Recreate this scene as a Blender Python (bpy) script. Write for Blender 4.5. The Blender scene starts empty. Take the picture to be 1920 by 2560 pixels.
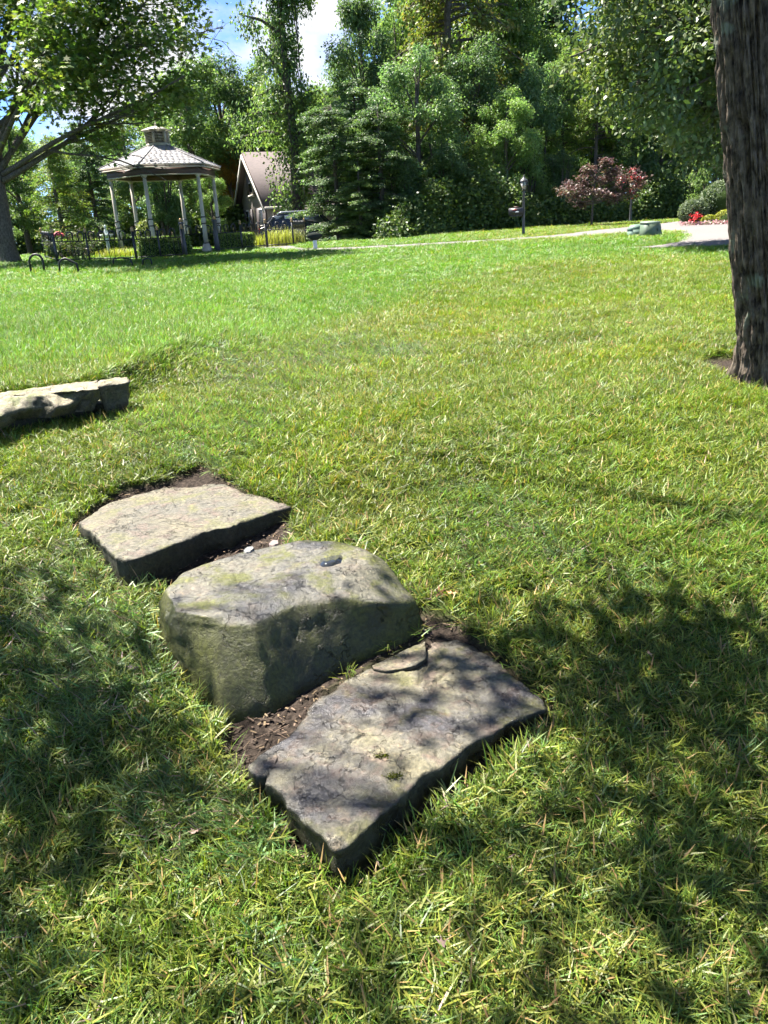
import bpy, bmesh, math, random
import numpy as np
from mathutils import Vector, Matrix

random.seed(7)
RNG = np.random.default_rng(7)
PI = math.pi
sc = bpy.context.scene
C = sc.collection

# ---------------------------------------------------------------- camera
F = 1923.0
PITCH = math.radians(20.4)
ROLL = math.radians(3.2)
EYE = np.array([0.0, 0.0, 1.25])
_fw = np.array([0, math.cos(PITCH), -math.sin(PITCH)])
_r0 = np.array([1.0, 0, 0]); _u0 = np.array([0, math.sin(PITCH), math.cos(PITCH)])
CR = math.cos(ROLL) * _r0 - math.sin(ROLL) * _u0
CU = math.sin(ROLL) * _r0 + math.cos(ROLL) * _u0
cd = bpy.data.cameras.new('camera')
cam = bpy.data.objects.new('camera', cd); C.objects.link(cam)
M = Matrix(((CR[0], CU[0], -_fw[0], 0), (CR[1], CU[1], -_fw[1], 0), (CR[2], CU[2], -_fw[2], 0), (0, 0, 0, 1)))
cam.matrix_world = Matrix.Translation(Vector(EYE)) @ M
cd.sensor_fit = 'VERTICAL'; cd.sensor_height = 24.0; cd.lens = 24.0 * F / 2560.0
cd.clip_start = 0.05; cd.clip_end = 3000
sc.camera = cam

# ---------------------------------------------------------------- sky, sun, exposure
SUN_AZ = math.radians(57)      # to the left of straight ahead
SUN_EL = math.radians(60)
SUN = np.array([-math.sin(SUN_AZ) * math.cos(SUN_EL), math.cos(SUN_AZ) * math.cos(SUN_EL), math.sin(SUN_EL)])
w = bpy.data.worlds.new('World'); sc.world = w; w.use_nodes = True
nt = w.node_tree; N = nt.nodes; L = nt.links
N.clear()
wo = N.new('ShaderNodeOutputWorld'); bg = N.new('ShaderNodeBackground')
sky = N.new('ShaderNodeTexSky'); sky.sky_type = 'NISHITA'; sky.sun_disc = False
sky.sun_elevation = SUN_EL; sky.sun_rotation = -SUN_AZ
sky.air_density = 0.55; sky.dust_density = 0.0; sky.ozone_density = 6.0; sky.altitude = 2500
bg.inputs['Strength'].default_value = 0.085
tc = N.new('ShaderNodeTexCoord')
mp = N.new('ShaderNodeMapping'); mp.inputs['Scale'].default_value = (1, 1, 1.9); mp.inputs['Location'].default_value = (0.35, 0.1, 0.2)
nz = N.new('ShaderNodeTexNoise'); nz.inputs['Scale'].default_value = 4.2; nz.inputs['Detail'].default_value = 9; nz.inputs['Roughness'].default_value = 0.56
rp = N.new('ShaderNodeValToRGB'); rp.color_ramp.elements[0].position = 0.53; rp.color_ramp.elements[1].position = 0.66
mx = N.new('ShaderNodeMix'); mx.data_type = 'RGBA'
mx.inputs['B'].default_value = (3.0, 3.05, 3.15, 1)
L.new(tc.outputs['Generated'], mp.inputs['Vector']); L.new(mp.outputs[0], nz.inputs['Vector']); L.new(nz.outputs['Fac'], rp.inputs['Fac'])
L.new(rp.outputs['Color'], mx.inputs['Factor']); L.new(sky.outputs['Color'], mx.inputs['A']); L.new(mx.outputs['Result'], bg.inputs['Color'])
L.new(bg.outputs[0], wo.inputs['Surface'])

sd = bpy.data.lights.new('sun', 'SUN'); sd.energy = 5.0; sd.angle = math.radians(0.53); sd.color = (1.0, 0.95, 0.86)
so = bpy.data.objects.new('sun', sd); C.objects.link(so)
so.rotation_euler = Vector(-SUN).to_track_quat('-Z', 'Y').to_euler()
so.location = (-20, 20, 40)

sc.view_settings.view_transform = 'Standard'; sc.view_settings.look = 'None'
sc.view_settings.gamma = 1.0; sc.view_settings.exposure = 2.22
sc.view_settings.use_curve_mapping = False
sc.render.engine = 'CYCLES'
sc.cycles.use_adaptive_sampling = True; sc.cycles.adaptive_threshold = 0.035; sc.cycles.adaptive_min_samples = 24
sc.cycles.max_bounces = 6; sc.cycles.diffuse_bounces = 3; sc.cycles.glossy_bounces = 2
sc.cycles.transmission_bounces = 4; sc.cycles.transparent_max_bounces = 4
sc.cycles.caustics_reflective = False; sc.cycles.caustics_refractive = False

# ---------------------------------------------------------------- numeric helpers
def sm(t):
    t = np.clip(t, 0, 1); return t * t * (3 - 2 * t)

def _hash(i, j, k, s):
    h = (i * 374761393 + j * 668265263 + k * 2147483647 + s * 974711) & 0xffffffff
    h = ((h ^ (h >> 13)) * 1274126177) & 0xffffffff
    h = h ^ (h >> 16)
    return (h & 0xffffff) / float(0xffffff)

def vnoise(p, seed=0):
    """smooth value noise in -1..1 at points (n,3)"""
    p = np.asarray(p, float); i = np.floor(p).astype(np.int64); f = p - i; f = f * f * (3 - 2 * f)
    r = 0
    for dx in (0, 1):
        wx = f[:, 0] if dx else 1 - f[:, 0]
        for dy in (0, 1):
            wy = f[:, 1] if dy else 1 - f[:, 1]
            for dz in (0, 1):
                wz = f[:, 2] if dz else 1 - f[:, 2]
                r = r + wx * wy * wz * _hash(i[:, 0] + dx, i[:, 1] + dy, i[:, 2] + dz, seed)
    return r * 2 - 1

def fbm(p, seed=0, oct=4, gain=0.5):
    p = np.asarray(p, float); a = 1.0; t = 0; r = 0
    for o in range(oct):
        r = r + a * vnoise(p * (2.03 ** o) + 17.3 * o, seed + o); t += a; a *= gain
    return r / t

def fb2(x, y, s, seed=0, oct=3):
    x = np.asarray(x, float); sh = x.shape; x = x.ravel(); y = np.asarray(y, float).ravel()
    return fbm(np.stack([x * s, y * s, np.full(x.shape, 0.37)], -1), seed, oct).reshape(sh)

def inside(poly, x, y):
    poly = np.asarray(poly)[:, :2]; x = np.asarray(x, float); y = np.asarray(y, float)
    r = np.zeros(x.shape, bool); n = len(poly)
    for a in range(n):
        x0, y0 = poly[a]; x1, y1 = poly[(a + 1) % n]
        c = ((y0 > y) != (y1 > y))
        xi = (x1 - x0) * (y - y0) / (y1 - y0 + 1e-12) + x0
        r ^= c & (x < xi)
    return r

def sdist(poly, x, y):
    """distance to polygon, negative inside"""
    poly = np.asarray(poly)[:, :2]; d = np.full(np.asarray(x).shape, 1e9); n = len(poly)
    for a in range(n):
        p0 = poly[a]; e = poly[(a + 1) % n] - p0
        t = np.clip(((x - p0[0]) * e[0] + (y - p0[1]) * e[1]) / (e @ e + 1e-12), 0, 1)
        d = np.minimum(d, np.hypot(x - p0[0] - t * e[0], y - p0[1] - t * e[1]))
    return np.where(inside(poly, x, y), -d, d)

# ---------------------------------------------------------------- terrain
WALL_P = np.array([-2.05, 5.36]); WALL_N = np.array([-0.42, 0.907])
SOIL = []          # (polygon, soft edge) filled below
def base_z(x, y):
    x = np.asarray(x, float); y = np.asarray(y, float)
    lim = 29.0 + 13.0 * sm((x - 1.0) / 5)
    z = 0.024 * np.minimum(y, lim) + 0.003 * np.clip(y - lim, 0, 60)
    z = z - 0.43 * sm((5.2 - y) / 4.2)
    s = (x - WALL_P[0]) * WALL_N[0] + (y - WALL_P[1]) * WALL_N[1]
    z = z + 0.20 * sm((-x - 0.75) / 1.2) * sm((s + 0.02) / (0.22 + 1.5 * sm((x + 2.1) / 0.5))) * (1 - sm((y - 8) / 10))
    z = z + 0.12 * sm((-x - 6) / 5) * sm((y - 12) / 12)
    z = z - 0.25 * sm((y - 33) / 8) * sm((4 - x) / 6)
    z = z + 0.012 * fb2(x, y, 0.9, 5, 2) * (1 - sm((y - 8) / 4))
    return z
def soil_mask(x, y):
    x = np.asarray(x, float); y = np.asarray(y, float)
    m = np.zeros(x.shape)
    for poly, e in SOIL:
        d = sdist(poly, x, y) + 0.025 * fb2(x, y, 9, 8, 2)
        m = np.maximum(m, 1 - sm(d / e))
    return m
def gz(x, y):
    z = base_z(x, y)
    return z
def ray(px, py):
    d = F * _fw + (px - 960) * CR - (py - 1280) * CU
    return d / np.linalg.norm(d)
def gp(px, py):
    """where the pixel's ray meets the terrain"""
    d = ray(px, py); s = np.geomspace(0.5, 160, 2600)
    p = EYE + d * s[:, None]
    b = p[:, 2] < base_z(p[:, 0], p[:, 1])
    k = np.argmax(b) if b.any() else len(s) - 1
    return p[k]
def pz(px, py, z):
    """where the pixel's ray meets the level z"""
    d = ray(px, py); return EYE + d * ((z - EYE[2]) / d[2])
def pd(px, py, D):
    """the point at ground distance D (along +y) on the pixel's ray"""
    d = ray(px, py); return EYE + d * (D / d[1])
def foot(px, D, py=600):
    p = pd(px, py, D); return np.array([p[0], p[1], float(base_z(p[0], p[1]))])
def project(p):
    v = np.asarray(p) - EYE; z = v @ _fw
    return 960 + F * (v @ CR) / z, 1280 - F * (v @ CU) / z, z

# ---------------------------------------------------------------- materials
def mat_new(name):
    m = bpy.data.materials.new(name); m.use_nodes = True
    n = m.node_tree.nodes; l = m.node_tree.links
    b = n['Principled BSDF']; return m, n, l, b
def plain(name, col, rough=0.6, spec=0.4, metal=0.0, var=0.12, scale=6.0, bump=0.0, bscale=40.0):
    m, n, l, b = mat_new(name)
    t = n.new('ShaderNodeTexCoord'); z = n.new('ShaderNodeTexNoise'); z.inputs['Scale'].default_value = scale; z.inputs['Detail'].default_value = 5
    r = n.new('ShaderNodeMapRange'); r.inputs['To Min'].default_value = 1 - var; r.inputs['To Max'].default_value = 1 + var
    v = n.new('ShaderNodeVectorMath'); v.operation = 'SCALE'; v.inputs[0].default_value = col[:3]
    l.new(t.outputs['Object'], z.inputs['Vector']); l.new(z.outputs['Fac'], r.inputs['Value']); l.new(r.outputs[0], v.inputs['Scale'])
    l.new(v.outputs[0], b.inputs['Base Color'])
    b.inputs['Roughness'].default_value = rough; b.inputs['Metallic'].default_value = metal
    b.inputs['Specular IOR Level'].default_value = spec
    if bump:
        z2 = n.new('ShaderNodeTexNoise'); z2.inputs['Scale'].default_value = bscale; z2.inputs['Detail'].default_value = 6
        bm = n.new('ShaderNodeBump'); bm.inputs['Strength'].default_value = bump; bm.inputs['Distance'].default_value = 0.02
        l.new(t.outputs['Object'], z2.inputs['Vector']); l.new(z2.outputs['Fac'], bm.inputs['Height']); l.new(bm.outputs[0], b.inputs['Normal'])
    return m
def leafmat(name, transl=0.35, rough=0.45, spec=0.4, inst=False, tcol=(1.25, 1.35, 0.55), rnd=0.25):
    """leaf / blade: vertex colour 'col' (times the instance's 'tint'), part of the light passes through"""
    m, n, l, b = mat_new(name)
    out = n['Material Output']
    a = n.new('ShaderNodeAttribute'); a.attribute_name = 'col'
    v = n.new('ShaderNodeVectorMath'); v.operation = 'MULTIPLY'
    l.new(a.outputs['Color'], v.inputs[0])
    if inst:
        a2 = n.new('ShaderNodeAttribute'); a2.attribute_type = 'INSTANCER'; a2.attribute_name = 'tint'
        l.new(a2.outputs['Vector'], v.inputs[1])
    else:
        oi = n.new('ShaderNodeObjectInfo'); r = n.new('ShaderNodeMapRange')
        r.inputs['To Min'].default_value = 1 - rnd; r.inputs['To Max'].default_value = 1 + rnd
        l.new(oi.outputs['Random'], r.inputs['Value']); l.new(r.outputs[0], v.inputs[1])
    l.new(v.outputs[0], b.inputs['Base Color'])
    b.inputs['Roughness'].default_value = rough; b.inputs['Specular IOR Level'].default_value = spec
    t = n.new('ShaderNodeBsdfTranslucent'); v2 = n.new('ShaderNodeVectorMath'); v2.operation = 'MULTIPLY'
    v2.inputs[1].default_value = tcol
    l.new(v.outputs[0], v2.inputs[0]); l.new(v2.outputs[0], t.inputs['Color'])
    s = n.new('ShaderNodeMixShader'); s.inputs[0].default_value = transl
    l.new(b.outputs[0], s.inputs[1]); l.new(t.outputs[0], s.inputs[2]); l.new(s.outputs[0], out.inputs['Surface'])
    return m

# ---------------------------------------------------------------- object helpers
def link(o, parent=None):
    C.objects.link(o)
    if parent is not None: o.parent = parent
    return o
def tag(o, label=None, cat=None, group=None, kind=None):
    if label: o['label'] = label
    if cat: o['category'] = cat
    if group: o['group'] = group
    if kind: o['kind'] = kind
    return o
def empty(name, loc=(0, 0, 0), rz=0.0, label=None, cat=None, group=None):
    o = bpy.data.objects.new(name, None); o.location = tuple(float(q) for q in loc); o.rotation_euler = (0, 0, rz)
    o.empty_display_size = 0.2
    link(o); return tag(o, label, cat, group)
def make_mesh(name, verts, faces, mat=None, smooth=False, col=None):
    """faces: list of index lists, or list of (n,k) arrays"""
    me = bpy.data.meshes.new(name); verts = np.asarray(verts, np.float32)
    if len(faces) and isinstance(faces[0], np.ndarray) and faces[0].ndim == 2:
        loops = np.concatenate([f.ravel() for f in faces]); tot = np.concatenate([np.full(len(f), f.shape[1]) for f in faces])
    else:
        loops = np.array([i for f in faces for i in f], np.int32); tot = np.array([len(f) for f in faces], np.int32)
    start = np.concatenate([[0], np.cumsum(tot)[:-1]]) if len(tot) else np.array([], int)
    me.vertices.add(len(verts)); me.vertices.foreach_set('co', verts.ravel())
    me.loops.add(len(loops)); me.loops.foreach_set('vertex_index', loops.astype(np.int32))
    me.polygons.add(len(tot)); me.polygons.foreach_set('loop_start', start.astype(np.int32)); me.polygons.foreach_set('loop_total', tot.astype(np.int32))
    if smooth: me.polygons.foreach_set('use_smooth', np.ones(len(tot), bool))
    me.update(calc_edges=True)
    if col is not None:
        c = np.ones((len(verts), 4), np.float32); c[:, :3] = col
        at = me.color_attributes.new('col', 'FLOAT_COLOR', 'POINT'); at.data.foreach_set('color', c.ravel())
    me.validate()
    if mat is not None: me.materials.append(mat)
    return me
def obj(name, me, parent=None, loc=None, rot=None, scale=None):
    o = bpy.data.objects.new(name, me); link(o, parent)
    if loc is not None: o.location = tuple(float(q) for q in loc)
    if rot is not None: o.rotation_euler = rot
    if scale is not None: o.scale = scale
    return o
class MB:
    """collects simple shapes for ONE mesh"""
    def __init__(s): s.v = []; s.f = []
    def add(s, v, f):
        k = len(s.v); s.v += [tuple(map(float, q)) for q in v]; s.f += [[i + k for i in q] for q in f]; return s
    def box(s, c, d, rz=0.0):
        hx, hy, hz = d[0] / 2, d[1] / 2, d[2] / 2; cs, sn = math.cos(rz), math.sin(rz); v = []
        for z in (-hz, hz):
            for x, y in ((-hx, -hy), (hx, -hy), (hx, hy), (-hx, hy)):
                v.append((c[0] + x * cs - y * sn, c[1] + x * sn + y * cs, c[2] + z))
        return s.add(v, [[3, 2, 1, 0], [4, 5, 6, 7], [0, 1, 5, 4], [1, 2, 6, 5], [2, 3, 7, 6], [3, 0, 4, 7]])
    def quad8(s, v):
        return s.add(v, [[3, 2, 1, 0], [4, 5, 6, 7], [0, 1, 5, 4], [1, 2, 6, 5], [2, 3, 7, 6], [3, 0, 4, 7]])
    def tube(s, pts, rad, n=8, cap=True):
        pts = [Vector(p) for p in pts]; m = len(pts)
        if not hasattr(rad, '__len__'): rad = [rad] * m
        v = []; t0 = None; a = None
        for i, p in enumerate(pts):
            t = (pts[min(i + 1, m - 1)] - pts[max(i - 1, 0)]).normalized()
            if a is None:
                a = t.orthogonal().normalized()
            else:
                a = (a - t * a.dot(t)); a = a.normalized() if a.length > 1e-6 else t.orthogonal().normalized()
            b = t.cross(a)
            for k in range(n):
                an = 2 * PI * k / n; v.append(p + (a * math.cos(an) + b * math.sin(an)) * rad[i])
        f = [[i * n + k, i * n + (k + 1) % n, (i + 1) * n + (k + 1) % n, (i + 1) * n + k] for i in range(m - 1) for k in range(n)]
        if cap: f += [list(range(n))[::-1], [(m - 1) * n + k for k in range(n)]]
        return s.add(v, f)
    def lathe(s, prof, n=12, c=(0, 0, 0), rot=0.0):
        v = []
        for r, z in prof:
            for k in range(n):
                a = 2 * PI * k / n + rot; v.append((c[0] + r * math.cos(a), c[1] + r * math.sin(a), c[2] + z))
        m = len(prof)
        f = [[i * n + k, i * n + (k + 1) % n, (i + 1) * n + (k + 1) % n, (i + 1) * n + k] for i in range(m - 1) for k in range(n)]
        f += [list(range(n))[::-1], [(m - 1) * n + k for k in range(n)]]
        return s.add(v, f)
    def mesh(s, name, mat, smooth=False):
        return make_mesh(name, np.array(s.v), s.f, mat, smooth)
    def build(s, name, mat, parent=None, smooth=False, loc=None, rot=None):
        return obj(name, s.mesh(name, mat, smooth), parent, loc, rot)

# ---------------------------------------------------------------- leaves
LEAF = {
 'diamond': np.array([(0, 0), (0.32, 0.45), (0, 1), (-0.32, 0.45)], float),
 'oval': np.array([(0, 0), (0.22, 0.25), (0.25, 0.6), (0, 1), (-0.25, 0.6), (-0.22, 0.25)], float),
 'long': np.array([(0, 0), (0.13, 0.3), (0.12, 0.65), (0, 1), (-0.12, 0.65), (-0.13, 0.3)], float),
 'star': np.array([(0, 0), (0.14, 0.22), (0.52, 0.18), (0.24, 0.45), (0.42, 0.78), (0.13, 0.62), (0, 1.02), (-0.13, 0.62), (-0.42, 0.78), (-0.24, 0.45), (-0.52, 0.18), (-0.14, 0.22)], float),
}
def norm(a): return a / (np.linalg.norm(a, axis=-1, keepdims=True) + 1e-9)
def leaf_arrays(P, Nn, T, size, col, kind):
    """leaf polygons at P, face normal Nn, pointing along T"""
    Nn = norm(Nn); T = norm(T - Nn * (T * Nn).sum(-1, keepdims=True)); B = np.cross(Nn, T)
    t = LEAF[kind]; k = len(t); n = len(P)
    s = np.asarray(size)[:, None, None]
    v = P[:, None, :] + (B[:, None, :] * t[None, :, 0:1] + T[:, None, :] * t[None, :, 1:2] - 0.12 * Nn[:, None, :] * (t[None, :, 1:2] ** 2)) * s
    f = np.arange(n * k).reshape(n, k)
    return v.reshape(-1, 3), f, np.repeat(col, k, 0)
def cluster_leaves(rng, cen, outw, m, spread, size, pal, kind, flat=0.6, droop=0.25, jit=0.35, up=0.7):
    """m leaves round each cluster centre; pal: list of colours picked per cluster"""
    n = len(cen); pal = np.asarray(pal)
    ci = np.repeat(np.arange(n), m)
    off = rng.normal(size=(n * m, 3)) * spread; off[:, 2] *= flat
    P = cen[ci] + off
    Nn = rng.normal(size=(n * m, 3)) * 0.55 + outw[ci] * 0.45 + np.array([0, 0, up])
    T = rng.normal(size=(n * m, 3)) * 0.8 + off / spread * 0.5 + outw[ci] * 0.5 + np.array([0, 0, -droop])
    col = pal[rng.integers(0, len(pal), n)][ci] * (1 + rng.uniform(-jit, jit, (n * m, 1))) * (1 + rng.uniform(-0.08, 0.08, (n * m, 3)))
    s = size * rng.uniform(0.65, 1.25, n * m)
    return leaf_arrays(P, Nn, T, s, np.clip(col, 0.004, 0.9), kind)
def leaf_mesh(name, parts, mat):
    V = []; Fs = []; Cs = []; k = 0
    for v, f, c in parts:
        V.append(v); Fs.append(f + k); Cs.append(c); k += len(v)
    return make_mesh(name, np.concatenate(V), Fs, mat, False, np.concatenate(Cs))
def shell_points(rng, lobes, n, lo=0.55):
    """points in the outer part of ellipsoid lobes (c,r), with outward directions; number by lobe size"""
    wts = np.array([(r[0] * r[1] * r[2]) ** 0.67 for c, r in lobes]); wts /= wts.sum()
    li = rng.choice(len(lobes), n, p=wts)
    d = norm(rng.normal(size=(n, 3))); rad = rng.uniform(lo ** 3, 1, n) ** (1 / 3)
    c = np.array([c for c, r in lobes])[li]; r = np.array([r for c, r in lobes])[li]
    return c + d * r * rad[:, None], norm(d / r)

# ================================================================ THE GROUND
def cp(org, s, pts):
    return [(org[0] + x / s, org[1] + y / s) for x, y in pts]
SLAB_LOW = cp((540, 1540), 1.885, [(150, 710), (240, 630), (330, 570), (420, 480), (450, 410), (500, 370), (600, 305), (720, 250), (860, 180), (1000, 130), (1130, 95), (1245, 165), (1330, 210),
    (1400, 260), (1490, 340), (1570, 405), (1560, 430), (1500, 448), (1420, 480), (1310, 545), (1230, 590), (1150, 650), (1085, 682), (1060, 712), (980, 752), (900, 828), (820, 900), (740, 970), (660, 1035), (560, 1105),
    (490, 1030), (400, 960), (330, 890), (290, 830), (225, 790), (240, 745), (180, 745)])
SLAB_HIGH = cp((160, 1120), 2.676, [(75, 500), (180, 440), (300, 365), (440, 320), (600, 280), (760, 240), (870, 195), (960, 200), (1080, 240), (1200, 290), (1350, 330), (1450, 365), (1530, 385),
    (1400, 420), (1280, 465), (1190, 490), (1110, 535), (1020, 540), (930, 562), (800, 620), (700, 655), (600, 690), (500, 728), (420, 748), (340, 730), (250, 640), (190, 580)])
Z_LOW, Z_HIGH, Z_B = -0.262, -0.022, -0.008
B_TOP = cp((340, 1320), 2.074, [(150, 320), (260, 240), (400, 185), (560, 125), (700, 95), (860, 78), (1030, 76), (1150, 108), (1225, 140), (1190, 185), (1000, 238), (850, 285), (700, 370), (500, 430), (360, 462), (200, 425)])
B_MID = cp((340, 1320), 2.074, [(112, 400), (235, 238), (395, 178), (560, 118), (700, 88), (860, 70), (1035, 68), (1165, 98), (1290, 170), (1450, 375), (1300, 385), (1050, 365), (800, 415), (600, 500), (395, 522), (170, 505)])
B_BOT = cp((340, 1320), 2.074, [(100, 470), (215, 245), (390, 180), (560, 118), (700, 88), (860, 70), (1040, 68), (1180, 100), (1320, 180), (1492, 480), (1400, 565), (1150, 670), (900, 812), (700, 930), (455, 985), (270, 790)])
b_mid_z = [-0.085, -0.085, -0.065, -0.055, -0.045, -0.045, -0.045, -0.055, -0.055, -0.12, -0.075, -0.045, -0.035, -0.03, -0.045, -0.06]
slab_low_top = np.array([pz(a, b, Z_LOW) for a, b in SLAB_LOW])
slab_high_top = np.array([pz(a, b, Z_HIGH) for a, b in SLAB_HIGH])
b_top = np.array([pz(a, b, Z_B) for a, b in B_TOP])
b_mid = np.array([pz(a, b, z) for (a, b), z in zip(B_MID, b_mid_z)])
b_bot = np.array([gp(a, b) for a, b in B_BOT])
for k in range(0, 9): b_bot[k, :2] = b_mid[k, :2] + (b_mid[k, :2] - b_mid[:, :2].mean(0)) * 0.03

WORG = (0, 880); WS = 4.147
W_TOP = cp(WORG, WS, [(-700, 525), (-300, 470), (0, 432), (600, 352), (1010, 300), (1018, 385), (930, 395), (780, 400), (600, 400), (470, 445), (380, 455), (150, 478), (0, 495), (-300, 540), (-700, 620)])
W_MID = cp(WORG, WS, [(-700, 520), (-300, 465), (0, 427), (600, 347), (1015, 296), (1040, 470), (950, 500), (850, 500), (720, 545), (580, 580), (450, 570), (170, 620), (0, 680), (-300, 720), (-700, 790)])
w_top = np.array([pz(a, b, 0.345) for a, b in W_TOP]); w_mid = np.array([pz(a, b, 0.275 if i > 4 else 0.33) for i, (a, b) in enumerate(W_MID)])
W2_TOP = cp(WORG, WS, [(1000, 302), (1170, 280), (1330, 262), (1334, 300), (1250, 318), (1150, 334), (1070, 348), (1010, 356)])
w2_top = np.array([pz(a, b, 0.345) for a, b in W2_TOP])
W3_BOT = cp(WORG, WS, [(-700, 960), (0, 845), (300, 800), (600, 735), (900, 680), (1100, 640)])
w3_front = np.array([gp(a, b) for a, b in W3_BOT])

def hull_of(*arrs):
    pts = np.concatenate([a[:, :2] for a in arrs]); pts = sorted(map(tuple, pts))
    def half(ps):
        h = []
        for p in ps:
            while len(h) > 1 and (h[-1][0] - h[-2][0]) * (p[1] - h[-2][1]) - (h[-1][1] - h[-2][1]) * (p[0] - h[-2][0]) <= 0: h.pop()
            h.append(p)
        return h
    a = half(pts); b = half(pts[::-1]); return np.array(a[:-1] + b[:-1])
STONES = [slab_low_top[:, :2], slab_high_top[:, :2], hull_of(b_mid, b_bot)]
wall_back = np.array([w_top[0], w_top[2], w_top[4], w2_top[2]])
WALLPOLY = np.concatenate([w3_front[:, :2], [w2_top[2][:2] + [0.03, -0.08]], wall_back[::-1][:, :2]])
STONES.append(WALLPOLY)
gq = lambda pts: np.array([gp(a, b)[:2] for a, b in pts])
for s in STONES: SOIL.append((s, 0.06))
SOIL += [(gq([(330, 1410), (430, 1480), (700, 1380), (735, 1290), (640, 1290)]), 0.05),
         (gq([(560, 1790), (560, 1850), (640, 1950), (720, 1840), (830, 1740), (700, 1720)]), 0.05),
         (gq([(1050, 1520), (1130, 1560), (1260, 1650), (1370, 1760), (1340, 1770), (1180, 1640), (1060, 1570)]), 0.05),
         (gq([(180, 1300), (300, 1225), (440, 1195), (505, 1155), (540, 1190), (330, 1250), (190, 1315)]), 0.04),
         (gq([(870, 2190), (1000, 2085), (1200, 1930), (1370, 1790), (1340, 1770), (850, 2150)]), 0.05),
         (gq([(1755, 907), (1800, 888), (1870, 900), (1930, 950), (1915, 985), (1830, 945)]), 0.08)]
TRUNK_XY = gp(1940, 965)[:2] + np.array([0.03, 0.12])

DRIVE = [(2050, 538), (1803, 548), (1687, 556), (1594, 568), (1511, 575), (1420, 586), (1343, 594), (1240, 601), (1125, 607), (1000, 614), (870, 621), (760, 624), (640, 612), (640, 622), (760, 629), (870, 627.5), (1000, 620), (1125, 613), (1240, 606),
         (1343, 599), (1452, 594), (1519, 588), (1575, 585), (1650, 581), (1698, 580), (1713, 592), (1702, 606), (1661, 614), (1616, 619), (1560, 622), (1616, 625), (1810, 618), (2050, 612)]
drive_xy = gq(DRIVE)

def soft_drive(x, y): return inside(drive_xy, x, y)

# ---- ground sheet, fine near the steps, coarse to the horizon
def axis(segs):
    out = [segs[0][0]]
    for a, b, st in segs:
        n = max(1, int(round((b - a) / st))); out += list(a + (b - a) * (np.arange(n) + 1) / n)
    return np.array(out)
gx = axis([(-1500, -200, 130), (-200, -40, 16), (-40, -6, 1.0), (-6, -2.6, 0.12), (-2.6, 1.2, 0.035), (1.2, 5, 0.1), (5, 40, 1.0), (40, 200, 16), (200, 1500, 130)])
gy = axis([(-1500, -100, 140), (-100, -4, 6), (-4, 0.6, 0.2), (0.6, 4.6, 0.035), (4.6, 8, 0.09), (8, 14, 0.4), (14, 60, 1.0), (60, 200, 14), (200, 2500, 150)])
GX, GY = np.meshgrid(gx, gy); fx, fy = GX.ravel(), GY.ravel()
near = (np.abs(fx) < 6) & (fy > 0.3) & (fy < 9)
soil = np.zeros(fx.shape); soil[near] = soil_mask(fx[near], fy[near])
gzv = base_z(fx, fy) - 0.03 * soil
gzv[near] += soil[near] * 0.010 * fb2(fx[near], fy[near], 22, 3, 3)
nx, ny = len(gx), len(gy)
ii = (np.arange(ny - 1)[:, None] * nx + np.arange(nx - 1)[None, :]).ravel()
gq4 = np.stack([ii, ii + 1, ii + nx + 1, ii + nx], 1)
m, n, l, b = mat_new('ground')
at = n.new('ShaderNodeAttribute'); at.attribute_name = 'col'
t = n.new('ShaderNodeTexCoord')
z1 = n.new('ShaderNodeTexNoise'); z1.inputs['Scale'].default_value = 55; z1.inputs['Detail'].default_value = 8
z2 = n.new('ShaderNodeTexNoise'); z2.inputs['Scale'].default_value = 1.3; z2.inputs['Detail'].default_value = 6
r1 = n.new('ShaderNodeValToRGB'); r1.color_ramp.elements[0].color = (0.012, 0.009, 0.007, 1); r1.color_ramp.elements[1].color = (0.062, 0.046, 0.036, 1); r1.color_ramp.elements[0].position = 0.3; r1.color_ramp.elements[1].position = 0.75
r2 = n.new('ShaderNodeValToRGB'); r2.color_ramp.elements[0].color = (0.022, 0.030, 0.008, 1); r2.color_ramp.elements[1].color = (0.060, 0.080, 0.014, 1); r2.color_ramp.elements[0].position = 0.35; r2.color_ramp.elements[1].position = 0.7
mm = n.new('ShaderNodeMix'); mm.data_type = 'RGBA'
for z in (z1, z2): l.new(t.outputs['Object'], z.inputs['Vector'])
l.new(z1.outputs['Fac'], r1.inputs['Fac']); l.new(z2.outputs['Fac'], r2.inputs['Fac'])
sx = n.new('ShaderNodeSeparateColor'); l.new(at.outputs['Color'], sx.inputs[0])
l.new(sx.outputs[0], mm.inputs['Factor']); l.new(r2.outputs[0], mm.inputs['A']); l.new(r1.outputs[0], mm.inputs['B']); l.new(mm.outputs['Result'], b.inputs['Base Color'])
b.inputs['Roughness'].default_value = 0.95; b.inputs['Specular IOR Level'].default_value = 0.15
bm_ = n.new('ShaderNodeBump'); bm_.inputs['Strength'].default_value = 0.9; bm_.inputs['Distance'].default_value = 0.02
l.new(z1.outputs['Fac'], bm_.inputs['Height']); l.new(bm_.outputs[0], b.inputs['Normal'])
ground = obj('ground', make_mesh('ground', np.stack([fx, fy, gzv], 1), [gq4], m, True, np.stack([soil, soil, soil], 1)))
tag(ground, 'dark soil and turf ground of the gently rising garden', kind='structure')

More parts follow.
